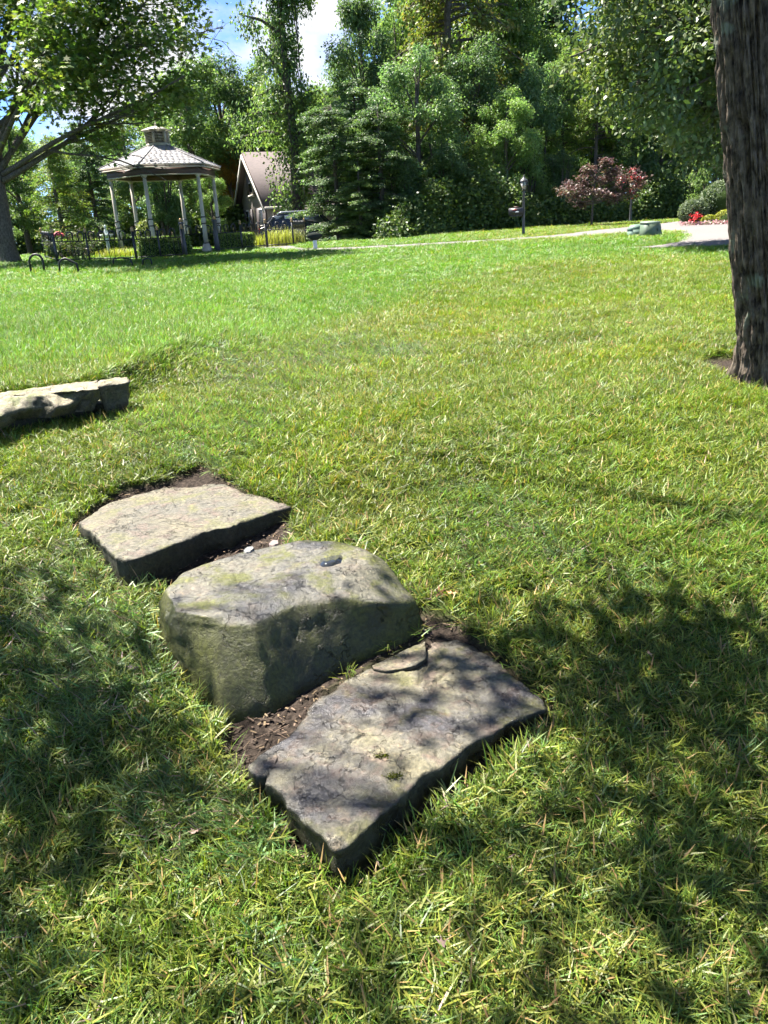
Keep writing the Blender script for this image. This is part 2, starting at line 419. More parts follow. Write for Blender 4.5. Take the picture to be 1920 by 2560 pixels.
# ---- driveway sheet
bmd = bmesh.new(); vs = [bmd.verts.new((p[0], p[1], 0)) for p in drive_xy]; bmd.faces.new(vs)
bmesh.ops.triangulate(bmd, faces=bmd.faces[:])
for k in range(4):
    ed = [e for e in bmd.edges if e.calc_length() > 0.9]
    if ed: bmesh.ops.subdivide_edges(bmd, edges=ed, cuts=1); bmesh.ops.triangulate(bmd, faces=bmd.faces[:])
for v in bmd.verts: v.co.z = float(base_z(v.co.x, v.co.y)) + 0.03
bmesh.ops.recalc_face_normals(bmd, faces=bmd.faces[:])
dm = bpy.data.meshes.new('driveway'); bmd.to_mesh(dm); bmd.free()
dm.materials.append(plain('concrete_driveway', (0.165, 0.15, 0.144), 0.9, 0.2, var=0.14, scale=0.9, bump=0.2))
tag(obj('driveway', dm), 'pale pinkish concrete driveway curving behind the lawn', kind='structure')

# ================================================================ STONES
def stone_mat(name, a, b_, c, moss, moss_amt=0.5, wet=0.0, seed=0.0, side_moss_shade=0.0, side_col=(0.024, 0.024, 0.012), side_lo=0.4, side_hi=0.88):
    m, n, l, b = mat_new(name)
    t = n.new('ShaderNodeTexCoord'); mp = n.new('ShaderNodeMapping'); mp.inputs['Location'].default_value = (seed, seed * 0.7, seed * 1.3)
    l.new(t.outputs['Object'], mp.inputs['Vector'])
    def noise(sc_, det=8, ro=0.6):
        z = n.new('ShaderNodeTexNoise'); z.inputs['Scale'].default_value = sc_; z.inputs['Detail'].default_value = det; z.inputs['Roughness'].default_value = ro
        l.new(mp.outputs[0], z.inputs['Vector']); return z
    def ramp(src, p0, p1, c0=(0, 0, 0, 1), c1=(1, 1, 1, 1)):
        r = n.new('ShaderNodeValToRGB'); e = r.color_ramp.elements; e[0].position = p0; e[1].position = p1; e[0].color = c0; e[1].color = c1
        l.new(src, r.inputs['Fac']); return r
    def mix(f, x, y):
        q = n.new('ShaderNodeMix'); q.data_type = 'RGBA'
        if isinstance(f, float): q.inputs['Factor'].default_value = f
        else: l.new(f, q.inputs['Factor'])
        for s, v in (('A', x), ('B', y)):
            if isinstance(v, tuple): q.inputs[s].default_value = v
            else: l.new(v, q.inputs[s])
        return q.outputs['Result']
    big = noise(3.2, 6); mid = noise(11, 8, 0.65); fine = noise(70, 8, 0.7); pat = noise(6.5, 7, 0.62); spk = noise(38, 6, 0.7)
    c1 = mix(ramp(big.outputs['Fac'], 0.40, 0.62).outputs[0], (*a, 1), (*b_, 1))
    c2 = mix(ramp(mid.outputs['Fac'], 0.50, 0.62).outputs[0], c1, (*c, 1))
    c3 = mix(ramp(pat.outputs['Fac'], 0.60 - 0.2 * moss_amt, 0.70 - 0.2 * moss_amt).outputs[0], c2, (*moss, 1))
    sp = ramp(spk.outputs['Fac'], 0.57, 0.64, (1, 1, 1, 1), (1.6, 1.5, 1.35, 1))
    fr = ramp(fine.outputs['Fac'], 0.38, 0.62, (0.55, 0.55, 0.55, 1), (1.4, 1.4, 1.4, 1))
    v = n.new('ShaderNodeVectorMath'); v.operation = 'MULTIPLY'; l.new(c3, v.inputs[0]); l.new(fr.outputs[0], v.inputs[1])
    v2 = n.new('ShaderNodeVectorMath'); v2.operation = 'MULTIPLY'; l.new(v.outputs[0], v2.inputs[0]); l.new(sp.outputs[0], v2.inputs[1])
    col = v2.outputs[0]
    if side_moss_shade > 0:      # upright faces: moss tone, darkened to paint their shade into the colour
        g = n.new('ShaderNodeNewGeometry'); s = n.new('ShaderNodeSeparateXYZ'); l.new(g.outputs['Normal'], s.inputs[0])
        r = ramp(s.outputs['Z'], side_lo, side_hi, (side_moss_shade,) * 3 + (1,), (0, 0, 0, 1))
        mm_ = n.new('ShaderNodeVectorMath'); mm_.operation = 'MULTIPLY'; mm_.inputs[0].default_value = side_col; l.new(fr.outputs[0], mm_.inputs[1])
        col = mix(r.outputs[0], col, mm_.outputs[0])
    rr = ramp(big.outputs['Fac'], 0.42, 0.58, (0.66, 0.66, 0.66, 1), (0.74 - wet,) * 3 + (1,))
    if wet > 0:            # damp stone is darker and glossier
        wv = ramp(big.outputs['Fac'], 0.46, 0.60, (1, 1, 1, 1), (0.42, 0.42, 0.47, 1))
        v3 = n.new('ShaderNodeVectorMath'); v3.operation = 'MULTIPLY'; l.new(col, v3.inputs[0]); l.new(wv.outputs[0], v3.inputs[1]); col = v3.outputs[0]
    l.new(col, b.inputs['Base Color']); l.new(rr.outputs[0], b.inputs['Roughness'])
    b.inputs['Specular IOR Level'].default_value = 0.4
    b1 = n.new('ShaderNodeBump'); b1.inputs['Strength'].default_value = 0.8; b1.inputs['Distance'].default_value = 0.008
    b2 = n.new('ShaderNodeBump'); b2.inputs['Strength'].default_value = 0.6; b2.inputs['Distance'].default_value = 0.012
    vo = n.new('ShaderNodeTexVoronoi'); vo.feature = 'DISTANCE_TO_EDGE'; vo.inputs['Scale'].default_value = 6.0
    av = n.new('ShaderNodeVectorMath'); av.operation = 'MULTIPLY_ADD'; av.inputs[1].default_value = (0.22, 0.22, 0.22); l.new(mid.outputs['Color'], av.inputs[0]); l.new(mp.outputs[0], av.inputs[2]); l.new(av.outputs[0], vo.inputs['Vector'])
    ck = ramp(vo.outputs['Distance'], 0.0, 0.018); cm = ramp(pat.outputs['Fac'], 0.47, 0.53)
    mxm = n.new('ShaderNodeMath'); mxm.operation = 'MAXIMUM'; l.new(ck.outputs[0], mxm.inputs[0]); l.new(cm.outputs[0], mxm.inputs[1])
    b0 = n.new('ShaderNodeBump'); b0.inputs['Strength'].default_value = 1.0; b0.inputs['Distance'].default_value = 0.006; l.new(mxm.outputs[0], b0.inputs['Height']); l.new(b0.outputs[0], b1.inputs['Normal'])
    l.new(fine.outputs['Fac'], b1.inputs['Height']); l.new(mid.outputs['Fac'], b2.inputs['Height']); l.new(b1.outputs[0], b2.inputs['Normal']); l.new(b2.outputs[0], b.inputs['Normal'])
    return m

def dens(poly, step):
    out = []; n = len(poly); cnt = []
    for k in range(n):
        a = poly[k]; b = poly[(k + 1) % n]; c = max(1, int(np.linalg.norm(b - a) / step)); cnt.append(c)
        for j in range(c): out.append(a + (b - a) * j / c)
    return np.array(out), cnt
def resample(poly, cnt):
    out = []; n = len(poly)
    for k in range(n):
        a = poly[k]; b = poly[(k + 1) % n]
        for j in range(cnt[k]): out.append(a + (b - a) * j / cnt[k])
    return np.array(out)
def grid_normals(G):
    du = np.roll(G, -1, 1) - np.roll(G, 1, 1)
    dv = np.empty_like(G); dv[1:-1] = G[2:] - G[:-2]; dv[0] = G[1] - G[0]; dv[-1] = G[-1] - G[-2]
    return norm(np.cross(du, dv))
def loft_mesh(name, rows, mat, smooth_it=1, amp=0.004, fr=9.0, seed=0, strata=0.0, crack=0.0, rough2=0.0, keep_top=0):
    """rows: list of (n,3) rings from the middle of the top outwards and down"""
    G = np.array(rows)
    for _ in range(smooth_it):
        H = G.copy()
        H[1:-1] = 0.5 * G[1:-1] + 0.125 * (G[2:] + G[:-2] + np.roll(G, 1, 1)[1:-1] + np.roll(G, -1, 1)[1:-1])
        G = H
    Nn = grid_normals(G); flat = G.reshape(-1, 3); up = Nn.reshape(-1, 3)
    ctr = flat.mean(0); sg = np.sign(((flat - ctr) * up).sum(-1).mean()); up = up * sg
    side = 1 - np.clip(np.abs(up[:, 2]) * 1.3, 0, 1)
    d = amp * fbm(flat * fr, seed, 4) + rough2 * (1 + 1.5 * side) * fbm(flat * 38, seed + 9, 4)
    if strata: d = d + side * strata * vnoise(np.stack([flat[:, 0] * 4, flat[:, 1] * 4, flat[:, 2] * 60], 1), seed + 3)
    if crack:      # cleaved layers: little ledges across the top
        q = fbm(flat * np.array([6.0, 6.0, 1.0]) + 3.1, seed + 20, 5)
        d = d - (1 - side) * crack * (sm((q - 0.02) / 0.018) * 0.6 + sm((q - 0.2) / 0.015) * 0.6 - 0.5)
    flat = flat + up * d[:, None]
    r, c = G.shape[:2]; i = (np.arange(r - 1)[:, None] * c + np.arange(c)[None, :]).ravel(); j = (np.arange(r - 1)[:, None] * c + (np.arange(c)[None, :] + 1) % c).ravel()
    q = np.stack([i, j, j + c, i + c], 1)
    if sg < 0: q = q[:, ::-1]
    V = np.concatenate([flat, [flat[:c].mean(0)], [flat[-c:].mean(0)]])
    k = np.arange(c); k2 = (k + 1) % c; t0 = np.stack([np.full(c, r * c), k2, k], 1); t1 = np.stack([np.full(c, r * c + 1), (r - 1) * c + k, (r - 1) * c + k2], 1)
    if sg < 0: t0 = t0[:, ::-1]; t1 = t1[:, ::-1]
    return make_mesh(name, V, [q, t0, t1], mat, True)
def cap_rows(ring, k=14, dome=0.0):
    c = ring.mean(0); rows = []
    for s in list(np.linspace(0.04, 0.9, k)) + [0.95, 0.985]:
        r = c + (ring - c) * s; r[:, 2] += dome * (1 - s * s); rows.append(r)
    return rows
def slab(name, top, zb_off, mat, seed, undercut=0.02, step=0.011, amp=0.004, strata=0.008, crack=0.004, rough2=0.0015, jag=0.006, ground_follow=True, zb=None, bev=0.006):
    ring, cnt = dens(top, step); c = ring.mean(0)
    out2 = norm(np.concatenate([(ring - c)[:, :2], np.zeros((len(ring), 1))], 1))
    jg = (fbm(ring * np.array([14, 14, 1.0]), seed + 40, 4) + 0.55 * fbm(ring * np.array([55, 55, 1.0]), seed + 41, 3) - 0.9 * sm((fbm(ring * np.array([9, 9, 1.0]), seed + 43, 3) - 0.3) / 0.12))[:, None]; bev = bev * (1 + 2.2 * np.clip(fbm(ring * np.array([17, 17, 1.0]), seed + 44, 3) + 0.25, 0, 1))[:, None]
    ring = ring + out2 * jg * jag * 2.2
    rows = cap_rows(ring - out2 * bev, 46)
    e = ring.copy() - out2 * bev * 0.45; e[:, 2] -= bev[:, 0] * 0.25; rows.append(e); bev = bev[:, 0]
    e = ring.copy(); e[:, 2] -= bev; rows.append(e)
    bz = (base_z(ring[:, 0], ring[:, 1]) - 0.10) if zb is None else np.full(len(ring), zb)
    for k in range(1, 11):
        t_ = k / 10; e = ring.copy(); e[:, 2] = (ring[:, 2] - bev) * (1 - t_) + np.minimum(bz, ring[:, 2] - bev - 0.02) * t_
        e = e - out2 * undercut * t_; rows.append(e)
    return loft_mesh(name, rows, mat, 1, amp, 8.0, seed, strata, crack, rough2)

tan = (0.235, 0.205, 0.135); grey = (0.165, 0.15, 0.14); purple = (0.15, 0.125, 0.125); rust = (0.22, 0.13, 0.085); mossy = (0.085, 0.095, 0.018)
mat_low = stone_mat('low_slab_stone', (0.128, 0.114, 0.070), (0.088, 0.084, 0.083), (0.120, 0.090, 0.068), (0.105, 0.10, 0.042), 0.25, wet=0.5, seed=3.0, side_moss_shade=0.9)
mat_high = stone_mat('high_slab_stone', (0.118, 0.104, 0.068), (0.095, 0.088, 0.070), (0.110, 0.085, 0.067), (0.102, 0.098, 0.046), 0.35, seed=8.0, side_moss_shade=0.9)
mat_boul = stone_mat('boulder_stone', (0.105, 0.098, 0.073), (0.082, 0.080, 0.078), (0.11, 0.093, 0.072), (0.075, 0.078, 0.018), 0.5, wet=0.42, seed=14.0, side_moss_shade=0.9, side_col=(0.050, 0.053, 0.007), side_lo=0.66, side_hi=0.97)
mat_wall = stone_mat('wall_stone', (0.20, 0.175, 0.11), (0.15, 0.14, 0.10), (0.19, 0.155, 0.105), (0.11, 0.12, 0.04), 0.4, seed=21.0, side_moss_shade=0.75)
mat_chip = stone_mat('stone_chip', (0.15, 0.115, 0.10), (0.12, 0.105, 0.10), (0.19, 0.095, 0.065), (0.12, 0.11, 0.085), 0.1, seed=31.0)

o = obj('stepping_stone', slab('lower_slab', slab_low_top, 0, mat_low, 11, 0.015, 0.0095, 0.006, 0.010, 0.007, 0.002, 0.007))
def mark(o, org, s_, zl, cracks, ledges, depth=0.007, wd=0.0055):
    """cut cracks and thin cleaved ledges into the stone's upper face"""
    me = o.data; co = np.empty(len(me.vertices) * 3, np.float32); me.vertices.foreach_get('co', co); co = co.reshape(-1, 3).astype(float); up = co[:, 2] > zl - 0.03
    for pl in cracks:
        q = np.array([pz(a, c, zl)[:2] for a, c in cp(org, s_, pl)]); d = np.full(len(co), 9.0)
        wx = co[:, 0] + 0.006 * fb2(co[:, 0], co[:, 1], 45, 3, 2); wy = co[:, 1] + 0.006 * fb2(co[:, 0], co[:, 1], 45, 4, 2)
        for a, b in zip(q[:-1], q[1:]):
            e = b - a; t_ = np.clip(((wx - a[0]) * e[0] + (wy - a[1]) * e[1]) / (e @ e), 0, 1); d = np.minimum(d, np.hypot(wx - a[0] - t_ * e[0], wy - a[1] - t_ * e[1]))
        co[:, 2] -= up * depth * np.exp(-(d / wd) ** 2)
    for pl, h in ledges:
        q = np.array([pz(a, c, zl)[:2] for a, c in cp(org, s_, pl)]); d = sdist(q, co[:, 0], co[:, 1]) + 0.012 * fb2(co[:, 0], co[:, 1], 18, 6, 3)
        co[:, 2] += up * h * sm(-d / 0.007)
    me.vertices.foreach_set('co', co.astype(np.float32).ravel()); me.update()
mark(o, (540, 1540), 1.885, Z_LOW, [[(960, 320), (965, 270), (1000, 235), (985, 215)], [(1000, 330), (1060, 300), (1090, 262)], [(760, 385), (940, 420), (1010, 440), (1090, 462)], [(370, 650), (470, 680), (520, 685), (600, 665)], [(500, 510), (560, 540)],
     [(1110, 185), (1170, 185), (1245, 165)], [(1240, 235), (1300, 240)], [(1400, 352), (1490, 345)], [(600, 610), (640, 600), (700, 560)], [(560, 1075), (610, 1050), (640, 1010), (740, 960)], [(1040, 640), (1060, 690), (1110, 660)], [(240, 745), (280, 690), (285, 630)]],
     [([(300, 610), (450, 480), (600, 480), (700, 560), (600, 665), (520, 685), (430, 660)], 0.006), ([(960, 320), (1090, 262), (1245, 170), (1490, 340), (1310, 480), (1090, 462), (1010, 440)], 0.005), ([(560, 1075), (640, 1010), (740, 960), (700, 1040), (600, 1110)], -0.012)])
tag(o, 'flat olive-grey stepping slab with damp dark patches, lowest of the three steps', 'stone', 'stone steps in the lawn')
o = obj('stepping_stone', slab('upper_slab', slab_high_top, 0, mat_high, 23, 0.012, 0.0095, 0.004, 0.006, 0.003, 0.0015, 0.005))
mark(o, (160, 1120), 2.676, Z_HIGH, [[(240, 580), (340, 550), (420, 530)], [(1070, 490), (1130, 492), (1150, 510)], [(350, 690), (430, 680), (480, 690)], [(880, 580), (980, 555), (1050, 560)]], [([(300, 365), (700, 300), (760, 400), (420, 520), (240, 560), (150, 480)], 0.004)])
tag(o, 'pale tan flat stone slab, highest of the three steps', 'stone', 'stone steps in the lawn')
# boulder: three traced outlines lofted
step = 0.012
_, cnt = dens(b_mid, step); T = resample(b_top, cnt); Md = resample(b_mid, cnt); Bt = resample(b_bot, cnt)
Bt[:, 2] = base_z(Bt[:, 0], Bt[:, 1]) - 0.02
rows = cap_rows(T, 44)
for k in range(0, 7): rows.append(T + (Md - T) * k / 7)
for k in range(0, 15): rows.append(Md + (Bt - Md) * k / 14)
low = Bt.copy(); low[:, 2] -= 0.1; rows.append(low)
bme = loft_mesh('boulder', rows, mat_boul, 2, 0.014, 5.5, 5, 0.005, 0.004, 0.0032)
boulder = obj('boulder', bme)
tag(boulder, 'mossy rounded boulder with a small puddle on top, middle of the three steps', 'boulder', 'stone steps in the lawn')

# wall stones on the left
_, cnt = dens(w_mid, 0.016); T = resample(w_top, cnt); Md = resample(w_mid, cnt)
rows = cap_rows(T, 12)
for k in range(0, 8): rows.append(T + (Md - T) * k / 8)
inw = norm(np.concatenate([(Md - Md.mean(0))[:, :2], np.zeros((len(Md), 1))], 1))
for k in range(0, 6):
    e = Md - inw * 0.012 * k; e[:, 2] = Md[:, 2] - (Md[:, 2] - 0.205) * k / 5; rows.append(e)
o = obj('wall_capstone', loft_mesh('wall_capstone', rows, mat_wall, 0, 0.020, 13.0, 61, 0.010, 0.006, 0.008))
tag(o, 'long weathered capstone with a ragged sunlit lip on the low wall', 'stone', 'stones of the low garden wall')
o = obj('wall_capstone', slab('wall_end_stone', w2_top, 0, mat_wall, 73, 0.06, 0.016, 0.022, 0.010, 0.004, 0.008, 0.001, zb=0.08))
tag(o, 'short broken capstone at the end of the low wall', 'stone', 'stones of the low garden wall')
fr_ = w3_front[:, :2]; bk = fr_[::-1] + WALL_N * 0.19
ring3 = np.concatenate([np.column_stack([fr_ + WALL_N * 0.035, np.full(len(fr_), 0.20)]), np.column_stack([bk, np.full(len(bk), 0.20)])])
o = obj('wall_stone', slab('wall_lower_stone', ring3, 0, mat_wall, 81, -0.015, 0.014, 0.008, 0.012, 0.003, 0.003, 0.006, zb=-0.05))
tag(o, 'dark shaded wall stone lying under the long capstone', 'stone', 'stones of the low garden wall')

# puddle in a hollow of the boulder top
pw, n, l, b = mat_new('puddle_water')
b.inputs['Base Color'].default_value = (0.02, 0.022, 0.024, 1); b.inputs['Roughness'].default_value = 0.03; b.inputs['Specular IOR Level'].default_value = 1.0; b.inputs['IOR'].default_value = 1.4
PUD = cp((340, 1320), 2.074, [(945, 178), (962, 158), (1000, 148), (1035, 140), (1066, 138), (1072, 160), (1062, 182), (1030, 196), (1000, 205), (965, 205), (958, 192)])
from mathutils.bvhtree import BVHTree
bmv = [v.co.copy() for v in bme.vertices]; bvh = BVHTree.FromPolygons(bmv, [tuple(p.vertices) for p in bme.polygons])
pp = []
for a, c in PUD:
    h = bvh.ray_cast(Vector(EYE), Vector(ray(a, c)))
    pp.append(np.array(h[0]) if h[0] is not None else pz(a, c, Z_B))
pp = np.array(pp); pzl = float(np.mean(pp[:, 2]))
ring, _ = dens(pp, 0.006); cc = ring.mean(0)
jig = 1 + 0.10 * fbm(ring * 60, 4, 3)[:, None]; ring = cc + (ring - cc) * jig
# press the boulder's surface down under the water
me = bme; co = np.array([v.co[:] for v in me.vertices]); dd = sdist(ring[:, :2], co[:, 0], co[:, 1])
hit = (dd < 0.06) & (co[:, 2] > cc[2] - 0.06); wgt = np.where(dd < 0, 1, 1 - sm(dd / 0.06)); tgt = pzl + np.clip(dd, -0.012, 0.06) * 0.22
co[hit, 2] = (co[:, 2] * (1 - wgt) + tgt * wgt)[hit]
me.vertices.foreach_set('co', co.astype(np.float32).ravel()); me.update()
ring[:, 2] = pzl; n_ = len(ring)
V = np.concatenate([ring, ring - [0, 0, 0.006]]); k = list(range(n_))
fs = [k[::-1] if False else k] + [[(i + n_) for i in k[::-1]]] + [[i, i + n_, (i + 1) % n_ + n_, (i + 1) % n_] for i in k]
pm = make_mesh('puddle', V, fs, pw)
bb = bmesh.new(); bb.from_mesh(pm); bmesh.ops.recalc_face_normals(bb, faces=bb.faces[:]); bb.to_mesh(pm); bb.free()
tag(obj('puddle', pm), 'small sky-reflecting puddle in the hollow on top of the boulder', 'puddle')

BVB = BVHTree.FromPolygons([v.co.copy() for v in bme.vertices], [tuple(p.vertices) for p in bme.polygons])
# loose flake and chips
def chip(name, pts, z, th, mat, seed, label, cat, group=None, tilt=0.0):
    if z == 'ground': z = float(np.mean([gp(a, c)[2] for a, c in pts])) + 0.004
    if z == 'boulder':
        hits = [BVB.ray_cast(Vector(EYE), Vector(ray(a, c)))[0] for a, c in pts]; zz = [h[2] for h in hits if h is not None]; z = (sum(zz) / len(zz) if zz else Z_B) + 0.008
    top = np.array([pz(a, c, z) for a, c in pts]); c0 = top.mean(0)
    top[:, 2] += (top[:, 0] - c0[0]) * tilt
    ring, _ = dens(top, 0.006); rows = cap_rows(ring * [1, 1, 1], 6)
    o2 = norm(np.concatenate([(ring - c0)[:, :2], np.zeros((len(ring), 1))], 1))
    for k in range(0, 4):
        e = ring + o2 * 0.001 * k; e[:, 2] -= th * k / 3; rows.append(e)
    o = obj(name, loft_mesh(name, rows, mat, 0, 0.0025, 22, seed, 0.001, 0.002, 0.001)); return tag(o, label, cat, group)
c4 = lambda pts: cp((540, 1540), 1.885, pts); c3 = lambda pts: cp((340, 1320), 2.074, pts); c2 = lambda pts: cp((160, 1120), 2.676, pts)
chip('stone_flake', c4([(735, 235), (800, 205), (860, 175), (930, 140), (985, 120), (990, 200), (940, 232), (880, 245), (800, 258), (745, 248)]), Z_LOW + 0.014, 0.016, mat_low, 91, 'thin broken stone flake lying on the back edge of the lowest slab', 'stone')
chip('stone_chip', c4([(985, 60), (1015, 30), (1050, 40), (1052, 60), (1010, 88)]), Z_LOW + 0.012, 0.03, mat_chip, 93, 'reddish stone chip with a grey face at the boulder\'s foot', 'stone', 'stone chips by the steps')
chip('stone_chip', c4([(1062, 62), (1085, 45), (1110, 52), (1105, 75), (1080, 85)]), Z_LOW + 0.010, 0.03, mat_chip, 95, 'smaller brown stone chip beside the reddish chip, nearer the grass', 'stone', 'stone chips by the steps')
chip('stone_chip', c2([(1198, 680), (1225, 660), (1260, 655), (1270, 668), (1245, 690), (1210, 695)]), 'boulder', 0.03, plain('grey_pebble', (0.15, 0.15, 0.145), 0.8), 97, 'grey oval pebble on the back edge of the boulder', 'pebble', 'stone chips by the steps')
chip('stone_chip', c2([(1372, 635), (1395, 615), (1430, 618), (1432, 638), (1400, 646)]), Z_B - 0.02, 0.03, plain('pink_pebble', (0.18, 0.14, 0.13), 0.85), 98, 'pinkish pebble in the soil behind the boulder', 'pebble', 'stone chips by the steps')
chip('stone_chip', c3([(80, 405), (100, 380), (135, 368), (148, 380), (122, 400), (98, 414)]), 'ground', 0.03, plain('rose_chip', (0.17, 0.115, 0.10), 0.85), 99, 'flat rosy stone chip on the soil at the back left of the boulder', 'stone', 'stone chips by the steps')
chip('stone_chip', c4([(150, 705), (195, 670), (250, 640), (285, 640), (290, 670), (265, 720), (235, 748), (190, 752)]), Z_LOW - 0.004, 0.05, mat_low, 90, 'dark reddish lump broken off the corner of the lowest slab', 'stone', 'stone chips by the steps')
# tufts of moss on the low slab
mossm = plain('moss', (0.10, 0.115, 0.012), 0.95, 0.1, var=0.4, scale=60, bump=1.0, bscale=220)
for (a, c), s_, lb in ((c4([(480, 560)])[0], 0.022, 'larger dark green moss tuft on the damp side of the lowest slab'), (c4([(775, 665)])[0], 0.012, 'tiny moss speck in the middle of the lowest slab'), (c4([(842, 757)])[0], 0.013, 'bright yellow-green moss tuft near the front edge of the lowest slab')):
    p = pz(a, c, Z_LOW); q = RNG.normal(size=(170, 3)) * [s_, s_ * 0.55, 0.002]; q[:, 2] = np.abs(q[:, 2])
    P = p + q; v, f, cc_ = leaf_arrays(P, RNG.normal(size=P.shape) + [0, 0, .3], RNG.normal(size=P.shape) * .6 + [0, 0, 1], RNG.uniform(.004, .008, 170), np.tile([[0.12, 0.135, 0.012]], (170, 1)), 'diamond')
    tag(obj('moss', make_mesh('moss', v, [f], mossm)), lb, 'moss', 'moss tufts on the lowest slab', 'stuff')

# ================================================================ GRASS
grass_mat = leafmat('grass_blade', 0.36, 0.45, 0.42, inst=True, tcol=(1.15, 1.3, 0.4))
tuft_col = bpy.data.collections.new('tufts')          # blade tufts scattered by the lawn's modifier
def tuft(name, rng, nb, rad, hmin, hmax, width, lean, straw, flat=0.0, seg=3):
    V = []; Fq = []; Ft = []; Cc = []; k = 0
    for i in range(nb):
        a = rng.uniform(0, 2 * PI); r = rad * math.sqrt(rng.uniform()); base = np.array([r * math.cos(a), r * math.sin(a), -0.006])
        h = rng.uniform(hmin, hmax); da = rng.uniform(0, 2 * PI)
        if rng.uniform() < 0.55: da = a + rng.normal() * 0.7
        d = np.array([math.cos(da), math.sin(da), 0]); s = np.array([-d[1], d[0], 0])
        tw = rng.uniform(-0.9, 0.9); s = s * math.cos(tw) + np.array([0, 0, 1]) * math.sin(tw) * 0.5
        l0 = rng.uniform(0.05, lean); curl = rng.uniform(0.1, 1.1) * lean
        if rng.uniform() < flat: l0 = rng.uniform(0.9, 1.35); curl = rng.uniform(-0.1, 0.5); base[2] += rng.uniform(0.005, 0.03)
        wd = width * rng.uniform(0.6, 1.25); p = base.copy(); g = rng.uniform(0.4, 1.5)
        dead = rng.uniform() < straw
        c = np.array([0.46, 0.34, 0.14]) * rng.uniform(0.5, 1.1) if dead else np.array([0.136 + rng.uniform(-0.045, 0.05), 0.220, 0.032]) * g
        ang = l0; st = h / seg
        for j in range(seg + 1):
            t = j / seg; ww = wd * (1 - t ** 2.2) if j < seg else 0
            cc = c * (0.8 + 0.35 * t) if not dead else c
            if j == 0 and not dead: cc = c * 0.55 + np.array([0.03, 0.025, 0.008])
            if j < seg:
                V += [p - s * ww / 2, p + s * ww / 2]; Cc += [cc, cc]
            else:
                V.append(p.copy()); Cc.append(cc)
            ang = min(ang + curl / seg, 1.75)
            p = p + (d * math.sin(ang) + np.array([0, 0, 1]) * math.cos(ang)) * st
        for j in range(seg - 1): Fq.append((k + 2 * j, k + 2 * j + 1, k + 2 * j + 3, k + 2 * j + 2))
        Ft.append((k + 2 * seg - 2, k + 2 * seg - 1, k + 2 * seg)); k += 2 * seg + 1
    me = make_mesh(name, np.array(V), [np.array(Fq), np.array(Ft)], grass_mat, False, np.clip(np.array(Cc), 0, 1))
    o = bpy.data.objects.new(name, me); tuft_col.objects.link(o)
tr = np.random.default_rng(3)
# 0-5 short sod, 6-9 flattened sod, 10-13 longer fescue, 14-17 wide far tufts
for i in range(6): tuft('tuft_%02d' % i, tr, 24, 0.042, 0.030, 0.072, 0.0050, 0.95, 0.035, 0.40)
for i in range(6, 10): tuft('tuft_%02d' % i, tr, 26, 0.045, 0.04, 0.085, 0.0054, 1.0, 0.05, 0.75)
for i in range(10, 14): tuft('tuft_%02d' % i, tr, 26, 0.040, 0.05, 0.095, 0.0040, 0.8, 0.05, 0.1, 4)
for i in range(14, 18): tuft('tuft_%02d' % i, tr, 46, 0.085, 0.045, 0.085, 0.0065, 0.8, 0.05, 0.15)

def scatter(n, x0, x1, y0, y1): return RNG.uniform(x0, x1, n), RNG.uniform(y0, y1, n)
GP = []
for (y0, y1, dn, sxy, sz, fam) in ((0.35, 2.2, 1150, 1.0, 1.0, 0), (2.2, 3.6, 1050, 1.0, 1.0, 0), (3.6, 6.0, 850, 1.05, 1.0, 0), (6.0, 9.5, 560, 1.25, 1.0, 0), (9.5, 14, 260, 1.15, 0.95, 1), (14, 20, 130, 1.6, 1.0, 1), (20, 34, 62, 2.2, 1.1, 1)):
    hw = 0.56 * y1 + 1.0; n_ = int(dn * 2 * hw * (y1 - y0)); x, y = scatter(n_, -hw, hw, y0, y1)
    u, v, dz = project(np.stack([x, y, base_z(x, y)], 1)); mar = 950 / np.maximum(y, 1.0) + 260
    k = (u > -mar) & (u < 1920 + mar) & (v < 2560 + mar + 300); x, y = x[k], y[k]
    if y0 < 9: 
        keep = soil_mask(x, y) < RNG.uniform(0.25, 0.75, len(x)); x, y = x[keep], y[keep]
        keep = np.hypot(x - TRUNK_XY[0], y - TRUNK_XY[1]) > 0.23; x, y = x[keep], y[keep]
    if y1 > 15: keep = ~soft_drive(x, y); x, y = x[keep], y[keep]
    GP.append((x, y, np.full(len(x), sxy), np.full(len(x), sz), np.full(len(x), fam)))
x, y, sxy, szz, fam = [np.concatenate([g[i] for g in GP]) for i in range(5)]
n_ = len(x)
